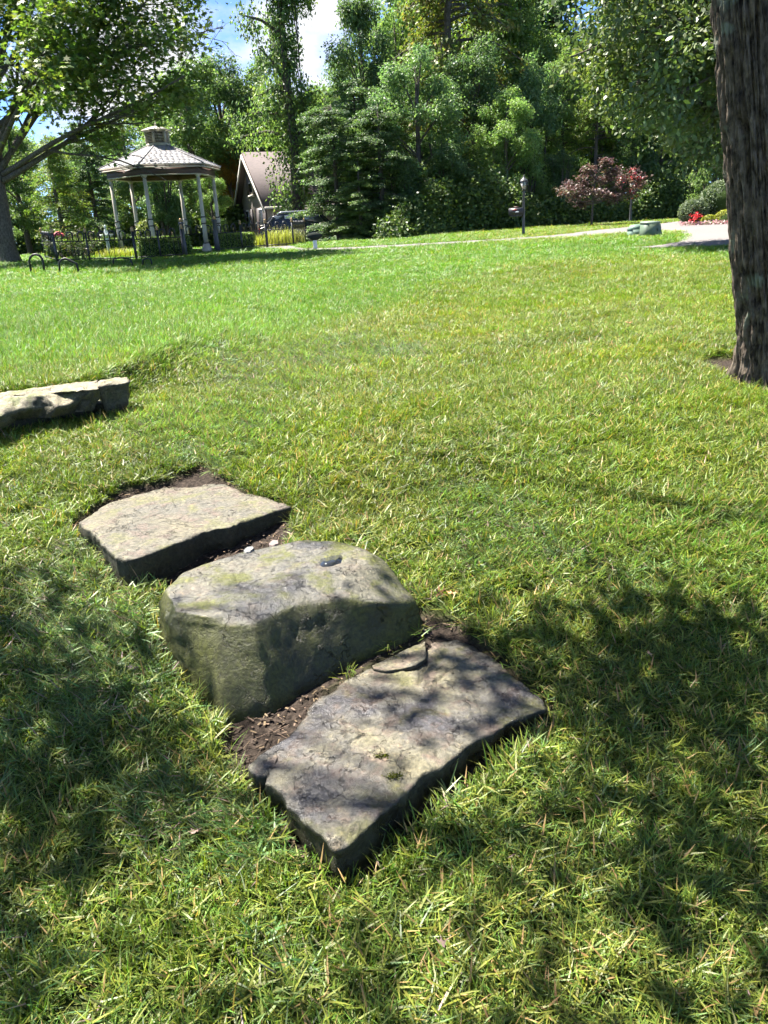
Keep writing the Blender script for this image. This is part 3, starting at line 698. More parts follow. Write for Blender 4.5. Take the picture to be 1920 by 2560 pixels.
# old bright lawn lies beyond the new olive sod
EDGE = gq([(-400, 980), (0, 968), (310, 950), (520, 905), (720, 862), (930, 790), (1090, 730), (1300, 672), (1560, 652), (1900, 650), (2300, 655)])
ex = np.interp(x, EDGE[:, 0], EDGE[:, 1]) + 0.9 * fb2(x, y, 0.9, 31, 3) * np.clip(y / 9, 0.5, 2)
old = sm((y - ex) / (1.0 + 0.13 * y) + 0.3)
big = fb2(x, y, 0.55, 12, 3); mid = fb2(x, y, 2.2, 13, 3); fin = fb2(x, y, 7, 14, 2)
def patch(pts, soft):
    d = sdist(gq(pts), x, y) + 0.12 * mid; return 1 - sm(d / soft)
lie = np.clip(0.35 * (mid + 0.1), 0, 1)
for pts, s_ in (([(560, 900), (900, 850), (1000, 880), (760, 960), (640, 965)], 0.5), ([(330, 1060), (560, 1010), (660, 1080), (560, 1150), (400, 1120)], 0.25), ([(1480, 1370), (1700, 1310), (1960, 1330), (1960, 1480), (1700, 1440), (1500, 1440)], 0.3),
               ([(1150, 1250), (1330, 1290), (1400, 1400), (1200, 1420)], 0.2), ([(200, 1400), (330, 1480), (430, 1700), (300, 1800), (100, 1600)], 0.25), ([(350, 2000), (560, 2020), (700, 2120), (520, 2160)], 0.12)):
    lie = np.maximum(lie, 0.85 * patch(pts, s_))
lie *= (y < 9.5)
is_lie = RNG.uniform(0, 1, n_) < lie * 0.8
idx = RNG.integers(0, 6, n_); idx = np.where(is_lie, RNG.integers(6, 10, n_), idx)
lng = (RNG.uniform(0, 1, n_) < np.where(y < 9.5, 0.75 * old + 0.10, 0)) & ~is_lie
idx = np.where(lng, RNG.integers(10, 14, n_), idx); idx = np.where(fam == 1, RNG.integers(14, 18, n_), idx)
hgt = szz * (1 + 0.22 * mid + RNG.uniform(-0.2, 0.25, n_)) * np.where(y < 9.5, 1, 1 - 0.15 * (1 - old))
yaw = np.where(is_lie, 2.2 + 1.6 * big + RNG.normal(0, 0.5, n_), RNG.uniform(0, 2 * PI, n_))
til = np.where(is_lie, RNG.uniform(0.2, 0.55, n_), RNG.normal(0, 0.16, n_))
rot = np.stack([til, RNG.normal(0, 0.12, n_), yaw], 1)
scl = np.stack([sxy, sxy, hgt], 1) * RNG.uniform(0.85, 1.15, n_)[:, None]
tint = np.array([1.10, 0.98, 1.0])[None] * (1 - old)[:, None] + np.array([0.90, 1.05, 1.1])[None] * old[:, None]
# rolls of new sod: strips lying across the slope, each with its own tone and lay, thin seams between
su = (x * -0.42 + y * 0.907) / 0.46 + 0.04 * mid; sv = (x * 0.907 + y * 0.42); si = np.floor(su).astype(int); sj = np.floor(sv / 1.7 + 0.5 * (si % 2)).astype(int)
srand = _hash(si + 50, sj + 50, si * 0, 3) - 0.5; seam = np.exp(-((su - si - 0.5 + np.where(su - si > 0.5, -0.5, 0.5)) * 0.46 / 0.022) ** 2) * (1 - old) * (y < 12)
hgt *= 1 - 0.5 * seam; yaw = np.where(~is_lie & (RNG.uniform(size=n_) < 0.6), srand * 5 + RNG.normal(0, 0.7, n_), yaw); rot[:, 2] = yaw; rot[:, 0] += (1 - old) * 0.28 * (srand + 0.3) * (y < 12); scl[:, 2] = hgt * scl[:, 0] / sxy
tint = tint * (1 + 0.15 * big + 0.20 * mid + 0.16 * fin + (1 - old) * 0.26 * srand - 0.25 * seam)[:, None]
yel = np.clip(fb2(x, y, 1.1, 41, 3) * 0.9 + 0.05, 0, 1) * (1 - 0.6 * old); tint = tint * (1 + yel[:, None] * np.array([0.30, 0.08, 0.2]))
cool = is_lie[:, None] * np.array([0.10, 0.14, 1.6]); tint = tint * (1 + cool)
farw = sm((y - 21) / 4) * sm((x - 2) / 3); tint = tint * (1 + farw[:, None] * np.array([0.35, 0.05, 0.2]))
me = bpy.data.meshes.new('lawn_grass')
z = base_z(x, y); me.vertices.add(n_); me.vertices.foreach_set('co', np.stack([x, y, z], 1).astype(np.float32).ravel())
for nm, arr in (('rot', rot), ('scl', scl), ('tint', tint)):
    a_ = me.attributes.new(nm, 'FLOAT_VECTOR', 'POINT'); a_.data.foreach_set('vector', arr.astype(np.float32).ravel())
a_ = me.attributes.new('idx', 'INT', 'POINT'); a_.data.foreach_set('value', idx.astype(np.int32))
print('tufts', n_)
ng = bpy.data.node_groups.new('scatter_tufts', 'GeometryNodeTree')
ng.interface.new_socket('Geometry', in_out='INPUT', socket_type='NodeSocketGeometry'); ng.interface.new_socket('Geometry', in_out='OUTPUT', socket_type='NodeSocketGeometry')
gi = ng.nodes.new('NodeGroupInput'); go = ng.nodes.new('NodeGroupOutput')
ip = ng.nodes.new('GeometryNodeInstanceOnPoints'); ci = ng.nodes.new('GeometryNodeCollectionInfo')
ci.inputs['Collection'].default_value = tuft_col; ci.inputs['Separate Children'].default_value = True; ci.inputs['Reset Children'].default_value = True
def named(nm, ty):
    q = ng.nodes.new('GeometryNodeInputNamedAttribute'); q.data_type = ty; q.inputs['Name'].default_value = nm; return q.outputs['Attribute']
er = ng.nodes.new('FunctionNodeEulerToRotation')
ng.links.new(gi.outputs[0], ip.inputs['Points']); ng.links.new(ci.outputs[0], ip.inputs['Instance']); ip.inputs['Pick Instance'].default_value = True
ng.links.new(named('idx', 'INT'), ip.inputs['Instance Index']); ng.links.new(named('rot', 'FLOAT_VECTOR'), er.inputs[0]); ng.links.new(er.outputs[0], ip.inputs['Rotation'])
ng.links.new(named('scl', 'FLOAT_VECTOR'), ip.inputs['Scale']); ng.links.new(ip.outputs[0], go.inputs[0])
lawn = obj('lawn_grass', me); md = lawn.modifiers.new('scatter', 'NODES'); md.node_group = ng
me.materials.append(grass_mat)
tag(lawn, 'short green and olive lawn grass around the stone steps', 'grass', kind='stuff')

# ================================================================ TREES
def bark_mat(name, a, b_, lichen=None, scale=1.0, bump=1.0):
    m, n, l, b = mat_new(name)
    t = n.new('ShaderNodeTexCoord'); mp = n.new('ShaderNodeMapping'); mp.inputs['Scale'].default_value = (1, 1, 0.5)
    z1 = n.new('ShaderNodeTexNoise'); z1.inputs['Scale'].default_value = 26 * scale; z1.inputs['Detail'].default_value = 9; z1.inputs['Roughness'].default_value = 0.65
    l.new(t.outputs['Object'], mp.inputs['Vector']); l.new(mp.outputs[0], z1.inputs['Vector'])
    r = n.new('ShaderNodeValToRGB'); r.color_ramp.elements[0].position = 0.36; r.color_ramp.elements[1].position = 0.64
    r.color_ramp.elements[0].color = (*a, 1); r.color_ramp.elements[1].color = (*b_, 1); l.new(z1.outputs['Fac'], r.inputs['Fac'])
    col = r.outputs[0]
    if lichen:
        z2 = n.new('ShaderNodeTexNoise'); z2.inputs['Scale'].default_value = 5.5; z2.inputs['Detail'].default_value = 7; l.new(t.outputs['Object'], z2.inputs['Vector'])
        r2 = n.new('ShaderNodeValToRGB'); r2.color_ramp.elements[0].position = 0.60; r2.color_ramp.elements[1].position = 0.68; l.new(z2.outputs['Fac'], r2.inputs['Fac'])
        q = n.new('ShaderNodeMix'); q.data_type = 'RGBA'; q.inputs['B'].default_value = (*lichen, 1); l.new(r2.outputs[0], q.inputs['Factor']); l.new(col, q.inputs['A']); col = q.outputs['Result']
    l.new(col, b.inputs['Base Color']); b.inputs['Roughness'].default_value = 0.9; b.inputs['Specular IOR Level'].default_value = 0.2
    bm = n.new('ShaderNodeBump'); bm.inputs['Strength'].default_value = bump; bm.inputs['Distance'].default_value = 0.012; l.new(z1.outputs['Fac'], bm.inputs['Height']); l.new(bm.outputs[0], b.inputs['Normal'])
    return m
bark_dark = bark_mat('rough_bark', (0.022, 0.017, 0.013), (0.16, 0.128, 0.098), (0.16, 0.17, 0.13))
bark_grey = bark_mat('grey_bark', (0.05, 0.042, 0.034), (0.14, 0.12, 0.10), None)
leaf_near = leafmat('maple_leaf', 0.45, 0.5, 0.35, rnd=0.0)
leaf_oak = leafmat('glossy_leaf', 0.35, 0.46, 0.5, rnd=0.0)
leaf_wood = leafmat('woodland_leaf', 0.5, 0.5, 0.4, rnd=0.22, tcol=(1.15, 1.25, 0.7))
leaf_gloss = leafmat('ivy_leaf', 0.28, 0.5, 0.35, rnd=0.1)
leaf_red = leafmat('red_leaf', 0.3, 0.45, 0.45, rnd=0.0, tcol=(1.2, 0.8, 0.8))

# ---- big trunk on the right: real furrows in the mesh
def furrowed_trunk(name, path, mat, ns=250, dz=0.013, depth=0.05, seed=0, zfine=3.6):
    """path: list of (x,y,z,r)"""
    pa = np.array(path, float); zs = []; z = pa[0, 2]
    while z < pa[-1, 2]: zs.append(z); z += dz if z < zfine else 0.15
    zs = np.array(zs + [pa[-1, 2]])
    cx = np.interp(zs, pa[:, 2], pa[:, 0]); cy = np.interp(zs, pa[:, 2], pa[:, 1]); rr = np.interp(zs, pa[:, 2], pa[:, 3])
    th = np.linspace(0, 2 * PI, ns, endpoint=False)
    TH, ZZ = np.meshgrid(th, zs); R_ = np.repeat(rr[:, None], ns, 1)
    q = np.stack([np.cos(TH) * 3.1, np.sin(TH) * 3.1, ZZ * 0.9], -1).reshape(-1, 3)
    warp = fbm(q * 1.3, seed + 5, 3)[:, None] * np.array([0.5, 0.5, 0.6])
    q2 = q + warp
    rid = 1 - np.abs(vnoise(q2 * np.array([2.6, 2.6, 0.75]), seed)) * 2.6
    rid2 = 1 - np.abs(vnoise(q2 * np.array([5.5, 5.5, 1.9]), seed + 1)) * 2.4
    pl = fbm(q2 * np.array([9, 9, 5.5]), seed + 2, 3)
    d = depth * (-np.clip(rid, -0.2, 1) ** 2 * 1.0 - 0.45 * np.clip(rid2, -0.2, 1) ** 2 + 0.5 * pl)
    # broken bark plates: a cell pattern round and up the stem, furrows along the cell edges
    NC = 11; uu = (TH.ravel() / (2 * PI) * NC + 0.55 * fbm(q * np.array([1.0, 1.0, 2.2]), seed + 11, 3)); vv = ZZ.ravel() * 1.7 + 0.7 * fbm(q * np.array([1.0, 1.0, 1.4]) + 9, seed + 12, 3)
    iu, iv = np.floor(uu).astype(int), np.floor(vv).astype(int); f1 = np.full(len(uu), 9.0); f2 = f1.copy(); hid = np.zeros(len(uu))
    for a in (-1, 0, 1):
        for c in (-1, 0, 1):
            cu, cv = iu + a, iv + c; m_ = cu % NC; dd_ = np.hypot(cu + _hash(m_, cv + 99, m_ * 0, 5) - uu, (cv + _hash(m_, cv + 99, m_ * 0, 6) - vv)); nr = dd_ < f1
            f2 = np.where(nr, f1, np.minimum(f2, dd_)); hid = np.where(nr, _hash(m_, cv + 99, m_ * 0, 7), hid); f1 = np.minimum(f1, dd_)
    d = 0.75 * d + 0.020 * (sm((f2 - f1) / 0.30) - 0.8) + 0.006 * (hid - 0.5)
    d = d + 0.02 * fbm(q * 0.6, seed + 8, 2)
    hz_ = np.clip(ZZ.ravel() - pa[1, 2], 0, 9); d = d + 0.07 * np.exp(-hz_ / 0.13) * np.clip(0.35 + 0.65 * np.cos(5 * TH.ravel() + 1.1 + 0.8 * np.sin(2 * TH.ravel())), 0, 1)
    R2 = R_.ravel() + d
    V = np.stack([np.repeat(cx, ns) + np.cos(TH).ravel() * R2, np.repeat(cy, ns) + np.sin(TH).ravel() * R2, ZZ.ravel()], 1)
    r, c = len(zs), ns
    i = (np.arange(r - 1)[:, None] * c + np.arange(c)[None]).ravel(); j = (np.arange(r - 1)[:, None] * c + (np.arange(c)[None] + 1) % c).ravel()
    return V, np.stack([i, j, j + c, i + c], 1)
def branch_tubes(mb, rng, start, end, r0, r1, n=7, wob=0.12, sides=7):
    s = np.array(start, float); e = np.array(end, float); Ln = np.linalg.norm(e - s); pts = []; rad = []
    ph = rng.normal(size=3)
    for k in range(n + 1):
        t = k / n; o = np.array([math.sin(3 * t + ph[0]), math.cos(2.6 * t + ph[1]), math.sin(4.1 * t + ph[2])]) - np.array([math.sin(ph[0]), math.cos(ph[1]), math.sin(ph[2])])
        pts.append(s + (e - s) * t + o * wob * Ln * 0.12 * t * (1.3 - t) * 3); rad.append(r0 * (1 - t) ** 1.0 + r1 * t)
    mb.tube(pts, rad, sides); return pts

tz0 = float(base_z(*TRUNK_XY))
tl = pd(1862, 0, 4.95)           # middle of the trunk at the top of the picture
path = [(TRUNK_XY[0], TRUNK_XY[1], tz0 - 0.12, 0.27), (TRUNK_XY[0], TRUNK_XY[1], tz0 + 0.02, 0.235)]
def lerp3(z):
    t = (z - tz0) / (tl[2] - tz0); return (TRUNK_XY[0] + (tl[0] - TRUNK_XY[0]) * t, TRUNK_XY[1] + (tl[1] - TRUNK_XY[1]) * t)
for z_, r_ in ((0.14, 0.205), (0.35, 0.193), (0.9, 0.185), (1.7, 0.180), (2.6, 0.172)):
    xx, yy = lerp3(tz0 + z_); path.append((xx, yy, tz0 + z_, r_))
x3, y3 = lerp3(4.0); path += [(x3, y3, 4.0, 0.16), (x3 - 0.15, y3 + 0.05, 5.4, 0.13), (x3 - 0.3, y3 + 0.1, 7.2, 0.09), (x3 - 0.2, y3 + 0.1, 9.2, 0.04)]
V, Q = furrowed_trunk('trunk', path, bark_dark, seed=3)
yard = empty('shade_tree', (TRUNK_XY[0], TRUNK_XY[1], tz0), 0, 'big furrowed dark tree trunk leaning at the right edge of the lawn', 'tree')
off = np.array([TRUNK_XY[0], TRUNK_XY[1], tz0])
obj('trunk', make_mesh('shade_trunk', V - off, [Q], bark_dark, True), yard)
# its crown hangs over the steps, above the picture; the sprays that shade the foreground sit along the sun's rays
rg = np.random.default_rng(21)
SH = []      # shaded ground areas in the picture: polygon, number of sprays
for pts, cnt in (([(-250, 1330), (230, 1370), (400, 1520), (520, 1780), (560, 1960), (330, 2010), (150, 2150), (-250, 2200)], 26),
                 ([(-300, 2150), (120, 2150), (110, 2560), (60, 2700), (-300, 2700)], 7),
                 ([(930, 1650), (1250, 1650), (1320, 1715), (1150, 1770), (950, 1730)], 4),
                 ([(1120, 1520), (1300, 1470), (1560, 1520), (2050, 1560), (2050, 1900), (1560, 1830), (1350, 1730)], 21),
                 ([(1280, 1860), (1560, 1880), (2050, 1950), (2050, 2700), (1560, 2700), (1400, 2300), (1330, 2080)], 8),
                 ([(640, 2350), (1000, 2330), (1350, 2480), (1400, 2700), (600, 2720)], 2)):
    poly = np.array(pts, float); got = 0
    while got < cnt:
        a, c = RNG.uniform(poly[:, 0].min(), poly[:, 0].max()), RNG.uniform(poly[:, 1].min(), poly[:, 1].max())
        if inside(poly, np.array([a]), np.array([c]))[0]:
            g = gp(a, min(c, 2900))
            if sdist(slab_high_top, g[:1], g[1:2])[0] < 0.30 or sdist(STONES[2], g[:1], g[1:2])[0] < 0.14 or (pts[0][0] != 930 and sdist(slab_low_top, g[:1], g[1:2])[0] < 0.16): cnt -= 0.25; continue
            H = RNG.uniform(3.6, 5.8); SH.append(g + SUN * (H / SUN[2])); got += 1
SH = np.array(SH)
lob = []
for k in range(40):
    a = rg.uniform(0, 2 * PI); r = rg.uniform(0.5, 4.3); lob.append(((x3 + 1.6 + r * math.cos(a), y3 + 0.3 + r * math.sin(a), rg.uniform(5.6, 10.5) - 0.1 * r), (1.0, 1.0, 0.7)))
cen, outw = shell_points(rg, lob, 620, 0.3)
# no spray of the free crown may shade the sunny part of the picture
gpt = cen - SUN * ((cen[:, 2] - 0.0) / SUN[2])[:, None]; u, v, dz = project(gpt)
keep = ~((u > -60) & (u < 1980) & (v > 560) & (v < 2700) & (gpt[:, 1] > 0.8)); cen, outw = cen[keep], outw[keep]
mb = MB(); tips = []
top = np.array([x3 - 0.1, y3, 4.4])
mains = []
for k in range(9):
    a = 2 * PI * k / 9 + 0.3; e = np.array([x3 + 2.6 * math.cos(a), y3 + 2.6 * math.sin(a), 6.4 + rg.uniform(-0.4, 1.4)]); st = top + np.array([0, 0, rg.uniform(0, 1.2)])
    pts = branch_tubes(mb, rg, st, e, 0.06, 0.02); mains += [np.array(p) for p in pts[2:]]
for e in ((-2.6, 3.6, 6.2), (-3.6, 4.6, 6.8), (-1.4, 3.0, 6.0), (-3.0, 6.2, 6.4), (-0.6, 2.6, 6.4), (0.4, 2.2, 6.0), (-1.8, 5.4, 6.8)):
    wp = np.array([1.9 + rg.uniform(-0.2, 0.2), 3.1 + rg.uniform(-0.3, 0.2), 6.7 + rg.uniform(0, 0.5)]); branch_tubes(mb, rg, top + np.array([0, 0, rg.uniform(0, 0.8)]), wp, 0.07, 0.045, 6)
    pts = branch_tubes(mb, rg, wp, np.array(e, float) + np.array([0, 0, -0.6]), 0.045, 0.012, 10); mains += [np.array(p) for p in pts[2:]]
mains = np.array(mains)
allc = np.concatenate([cen, SH]); allo = np.concatenate([outw, np.tile([[0, 0, 1.0]], (len(SH), 1))])
for p in allc[::2]:
    q = mains[np.argmin(((mains - p) ** 2).sum(1))]; mb.tube([q, (q + p) / 2 + rg.normal(size=3) * 0.08, p], [0.012, 0.008, 0.003], 4, False)
mb.v = [(a - off[0], b_ - off[1], c - off[2]) for a, b_, c in mb.v]
mb.build('limb', bark_dark, yard, True)
pal = [(0.05, 0.10, 0.018), (0.07, 0.12, 0.02), (0.045, 0.085, 0.02)]
parts = [cluster_leaves(rg, cen - off, outw, 34, 0.24, 0.12, pal, 'oval'), cluster_leaves(rg, SH - off, np.tile([[0, 0, 1.0]], (len(SH), 1)), 36, 0.16, 0.10, pal, 'oval', flat=0.5)]
obj('crown', leaf_mesh('shade_crown', parts, leaf_near), yard)

# ---- generic branching tree with leaf sprays on its twigs
def branching(rng, base, path, limbs, depth=3, nchild=(4, 3), spread=0.6, shrink=0.6, up=0.15, r_twig=0.008):
    """returns (MB, twig tips, tip directions); limbs: list of (start point, end point, radius)"""
    mb = MB(); tips = []; dirs = []
    if path: mb.tube([p[:3] for p in path], [p[3] for p in path], 14)
    def grow(pts, r, lev):
        pts = [np.array(p) for p in pts]; Ln = np.linalg.norm(pts[-1] - pts[0])
        d = norm(pts[-1] - pts[-2])
        tips.append(pts[-1]); dirs.append(d)
        if lev >= depth: return
        for k in range(nchild[min(lev, len(nchild) - 1)]):
            t = rng.uniform(0.25, 0.97); i = min(int(t * (len(pts) - 1)), len(pts) - 2); f = t * (len(pts) - 1) - i
            s = pts[i] * (1 - f) + pts[i + 1] * f; dd = norm(pts[i + 1] - pts[i])
            nd = norm(dd + rng.normal(size=3) * spread + np.array([0, 0, up])); l2 = Ln * shrink * rng.uniform(0.6, 1.1) * (1.15 - 0.5 * t)
            rr = max(r_twig, r * (1 - t * 0.75) * 0.6)
            grow(branch_tubes(mb, rng, s, s + nd * l2, rr, max(r_twig * 0.5, rr * 0.3), 5, 0.25, 6 if lev < 2 else 4), rr, lev + 1)
    for s, e, r in limbs:
        grow(branch_tubes(mb, rng, s, e, r, r * 0.28, 9, 0.16, 9), r, 0)
    return mb, np.array(tips), np.array(dirs)

# ---- the tree on the left with the spreading limb
rg = np.random.default_rng(5)
LT = foot(14, 26.0)
L_ = lambda px, py, dd=0.0: pd(px, py, LT[1] + min(dd, 0.4)) - LT
lt = empty('lawn_tree', LT, 0, 'spreading green tree with long low limbs at the left edge, near the gazebo', 'tree')
trk = [(0, 0, -0.1, 0.40), (0, 0, 0.12, 0.34), (-0.05, 0, 0.6, 0.30)]
a0 = L_(-8, 470); a1 = L_(-20, 330); a2 = L_(-30, 100); a3 = L_(-50, -260)
trk += [(a0[0], 0, a0[2], 0.25), (a1[0], 0.1, a1[2], 0.19), (a2[0], 0.2, a2[2], 0.13), (a3[0], 0.3, a3[2], 0.06)]
limbs = [(L_(5, 455), L_(330, 268, -1.2), 0.10), (L_(0, 440), L_(480, 170, -2.2), 0.085), (L_(-5, 430), L_(250, 60, 1.2), 0.10), (L_(-10, 380), L_(170, -60, -1.5), 0.11),
         (L_(-18, 330), L_(360, -20, 1.5), 0.10), (L_(-20, 300), L_(60, -240, 0.8), 0.10), (L_(-24, 220), L_(330, -220, -1.0), 0.09), (L_(-10, 400), L_(-320, 180, -1.0), 0.10),
         (L_(-20, 300), L_(-300, -80, 1.5), 0.10), (L_(-10, 400), L_(100, 120, -3.2), 0.09), (L_(-20, 260), L_(-150, -330, 0.2), 0.09), (L_(-25, 200), L_(200, -330, 1.8), 0.08), (L_(0, 430), L_(160, 160, 3.0), 0.09), (L_(-20, 250), L_(430, 60, -0.5), 0.09)]
mb, tips, dirs = branching(rg, LT, trk, limbs, 3, (6, 4, 3), 0.55, 0.5, 0.12, 0.007)
tr_mesh = mb.mesh('lawn_tree_trunk', bark_grey, True); obj('trunk', tr_mesh, lt)
# sprays: leaves strung in flat fans beyond each tip
u, v, dz = project(tips + LT)
pal = [(0.11, 0.175, 0.038), (0.14, 0.20, 0.042), (0.09, 0.15, 0.038), (0.175, 0.20, 0.05), (0.08, 0.135, 0.036)]
c2_ = np.concatenate([tips, tips + dirs * 0.22 + rg.normal(size=tips.shape) * 0.2]); d2_ = np.concatenate([dirs, dirs])
pu, pv, _ = project(c2_ + LT)
ok = ~((pu > 290) & (pv > 295)) & ~((pu > 60) & (pv > 430)) & (pu < 515)
c2_, d2_ = c2_[ok], d2_[ok]
print('left tree sprays', len(c2_))
obj('crown', leaf_mesh('lawn_tree_crown', [cluster_leaves(rg, c2_, d2_ * 0.6, 10, 0.30, 0.165, pal, 'star', flat=0.45, droop=0.35, jit=0.3, up=0.9)], leaf_near), lt)

# ---- the glossy oak at the upper right, its trunk behind the big trunk
rg = np.random.default_rng(9)
OT = foot(1880, 19.0)
O_ = lambda px, py, dd=0.0: pd(px, py, OT[1] + dd) - OT
ot = empty('oak_tree', OT, 0, 'glossy dark-leaved oak hanging over the driveway behind the big trunk', 'tree')
trk = [(0, 0, -0.1, 0.30), (0, 0, 0.3, 0.24), (0.05, 0, 2.0, 0.21), (0.1, 0, 4.5, 0.16), (0.2, 0, 7.5, 0.06)]
limbs = []
for px, py, dd in ((1600, 100, -1.0), (1480, 60, 0.5), (1560, 210, -0.6), (1660, 250, -1.4), (1440, 150, 0.0), (1700, 330, 0.6), (1520, 20, 1.5), (1750, 120, -1.6), (1640, 20, 0.0), (1480, -80, -0.5), (1620, -140, 1.0), (1780, 40, 1.5), (1560, 290, 1.0), (1740, 380, -0.2),
                   (2020, 150, 0), (2100, 20, 1), (2060, 300, -1), (1960, -60, -1), (1720, -160, -0.6), (1980, 200, 1.2)):
    t = rg.uniform(0.45, 0.95); s = np.array([0.1, 0, 1.6 + 2.6 * t]) if py > 150 else np.array([0.1, 0, 2.6 + 2.6 * t]); limbs.append((s, O_(px, py, dd), 0.06))
mb, tips, dirs = branching(rg, OT, trk, limbs, 2, (7, 4), 0.6, 0.42, -0.05, 0.006)
obj('trunk', mb.mesh('oak_trunk', bark_grey, True), ot)
pal = [(0.11, 0.155, 0.06), (0.13, 0.175, 0.065), (0.095, 0.14, 0.06), (0.155, 0.19, 0.07)]
c2_ = np.concatenate([tips, tips + rg.normal(size=tips.shape) * 0.22]); d2_ = np.concatenate([dirs, dirs])
pu, pv, _ = project(c2_ + OT); lim = np.interp(pu, [1380, 1440, 1520, 1600, 1700, 1800], [150, 190, 270, 330, 400, 430]); ok = (pv < lim) & (pu > 1390)
c2_, d2_ = c2_[ok], d2_[ok]; print('oak sprays', len(c2_))
obj('crown', leaf_mesh('oak_crown', [cluster_leaves(rg, c2_, d2_ * 0.5, 20, 0.23, 0.135, pal, 'oval', flat=0.7, droop=0.7, jit=0.35, up=0.55)], leaf_oak), ot)

# ================================================================ THE WOOD
def wood_proto(kind, seed, hue):
    """meshes (trunk, crown) for a tree about 10 units tall standing at the origin"""
    rg = np.random.default_rng(seed); mb = MB(); lob = []; H = 10.0
    pal = {'dark': [(0.102, 0.173, 0.070), (0.118, 0.192, 0.074), (0.147, 0.218, 0.077), (0.096, 0.164, 0.079)],
           'mid': [(0.147, 0.230, 0.070), (0.173, 0.256, 0.074), (0.128, 0.211, 0.074), (0.198, 0.269, 0.077)],
           'bright': [(0.132, 0.209, 0.033), (0.165, 0.231, 0.039), (0.110, 0.187, 0.039), (0.198, 0.220, 0.050)],
           'gold': [(0.15, 0.165, 0.035), (0.12, 0.16, 0.035), (0.18, 0.15, 0.04), (0.11, 0.15, 0.035)],
           'orange': [(0.42, 0.22, 0.03), (0.35, 0.17, 0.03), (0.25, 0.18, 0.03)]}[hue]
    if kind == 'broad':
        mb.tube([(0, 0, -0.3), (0.1, 0, 2), (0, 0.1, 5), (0.1, 0, 8.5)], [0.28, 0.22, 0.15, 0.04], 8)
        for k in range(34):
            z = rg.uniform(2.0, 9.3); a = rg.uniform(0, 2 * PI); R_ = 2.7 * math.sin(min(1, (z - 0.6) / 8.9) * PI) ** 0.6 * rg.uniform(0.45, 1.0)
            c = (R_ * math.cos(a), R_ * math.sin(a), z); s = rg.uniform(0.55, 1.05); lob.append((c, (s, s, s * 0.62)))
            if k % 2 == 0: mb.tube([(0, 0, z * 0.75), (c[0] * 0.5, c[1] * 0.5, z * 0.9), c], [0.07, 0.045, 0.015], 5, False)
        cen, ou = shell_points(rg, lob, 950, 0.45); L1 = cluster_leaves(rg, cen, ou, 24, 0.19, 0.155, pal, 'diamond', flat=0.6)
    elif kind == 'feather':     # drooping sprays with pointed little leaves
        mb.tube([(0, 0, -0.3), (0.05, 0, 3), (0, 0.05, 7), (0, 0, 9.8)], [0.24, 0.18, 0.11, 0.03], 8); cen = []; ou = []
        for k in range(70):
            z = rg.uniform(1.6, 9.8); a = rg.uniform(0, 2 * PI); Ln = (2.9 * (1 - (z / 10.6) ** 1.8) + 0.5) * rg.uniform(0.6, 1.05); d = np.array([math.cos(a), math.sin(a), 0]); pts = []
            for q in range(7):
                t = q / 6; pts.append(np.array([0, 0, z]) + d * Ln * t + np.array([0, 0, 0.9 * t - 1.5 * t * t]) * Ln * 0.35)
            mb.tube(pts, [0.05 * (1 - q / 7) + 0.008 for q in range(7)], 5, False)
            for q in range(15):
                t = rg.uniform(0.3, 1.03); p = np.array([0, 0, z]) + d * Ln * t + np.array([0, 0, 0.9 * t - 1.5 * t * t]) * Ln * 0.35; cen.append(p + rg.normal(size=3) * [0.22, 0.22, 0.14] - [0, 0, 0.08]); ou.append(d)
        cen = np.array(cen); ou = np.array(ou); L1 = cluster_leaves(rg, cen, ou, 20, 0.17, 0.14, pal, 'diamond', flat=0.55, droop=0.8)
    elif kind == 'vine':        # tall stem wrapped in vines, thin crown
        mb.tube([(0, 0, -0.3), (-0.1, 0, 3), (0.1, 0.05, 6), (0, 0, 9.9)], [0.34, 0.27, 0.2, 0.06], 9); cen = []; ou = []
        for k in range(420):
            z = rg.uniform(0.2, 9.2); a = rg.uniform(0, 2 * PI); nn = vnoise(np.array([[z * 1.1, math.cos(a) * 1.3, math.sin(a) * 1.3 + seed]]))[0]; r = max(0.2, (0.7 + 0.75 * nn) * (1.2 - 0.06 * z)); cen.append((r * math.cos(a), r * math.sin(a), z)); ou.append((math.cos(a), math.sin(a), 0.1))
        for k in range(24):
            z = rg.uniform(3.2, 9.6); a = rg.uniform(0, 2 * PI); Ln = rg.uniform(1.2, 3.3) * (1.1 - 0.04 * z); e = np.array([Ln * math.cos(a), Ln * math.sin(a), z + rg.uniform(-0.2, 0.9)])
            mb.tube([(0, 0, z), e * [0.5, 0.5, 1] + [0, 0, 0.15 - 0.5 * (e[2] - z)], e], [0.08, 0.05, 0.015], 5, False)
            for q in range(int(5 + 5 * Ln)): t_ = rg.uniform(0.35, 1.08); cen.append(np.array([e[0] * t_, e[1] * t_, z + (e[2] - z) * t_]) + rg.normal(size=3) * [0.3, 0.3, 0.16] - [0, 0, 0.1]); ou.append((math.cos(a), math.sin(a), 0.3))
        for k in range(9):      # hanging stems
            a = rg.uniform(0, 2 * PI); z = rg.uniform(5, 9); mb.tube([(0.5 * math.cos(a), 0.5 * math.sin(a), z), (0.75 * math.cos(a), 0.75 * math.sin(a), z - 1.5), (0.7 * math.cos(a), 0.7 * math.sin(a), z - 3.5)], [0.03, 0.025, 0.02], 4, False)
        cen = np.array(cen); ou = np.array(ou); L1 = cluster_leaves(rg, cen, ou, 24, 0.18, 0.15, pal, 'diamond', flat=0.8, droop=0.5)
    elif kind == 'hemlock':     # dense to the ground, boughs in hanging layers
        mb.tube([(0, 0, -0.3), (0, 0, 5), (0, 0, 9.8)], [0.25, 0.15, 0.03], 8); cen = []; ou = []
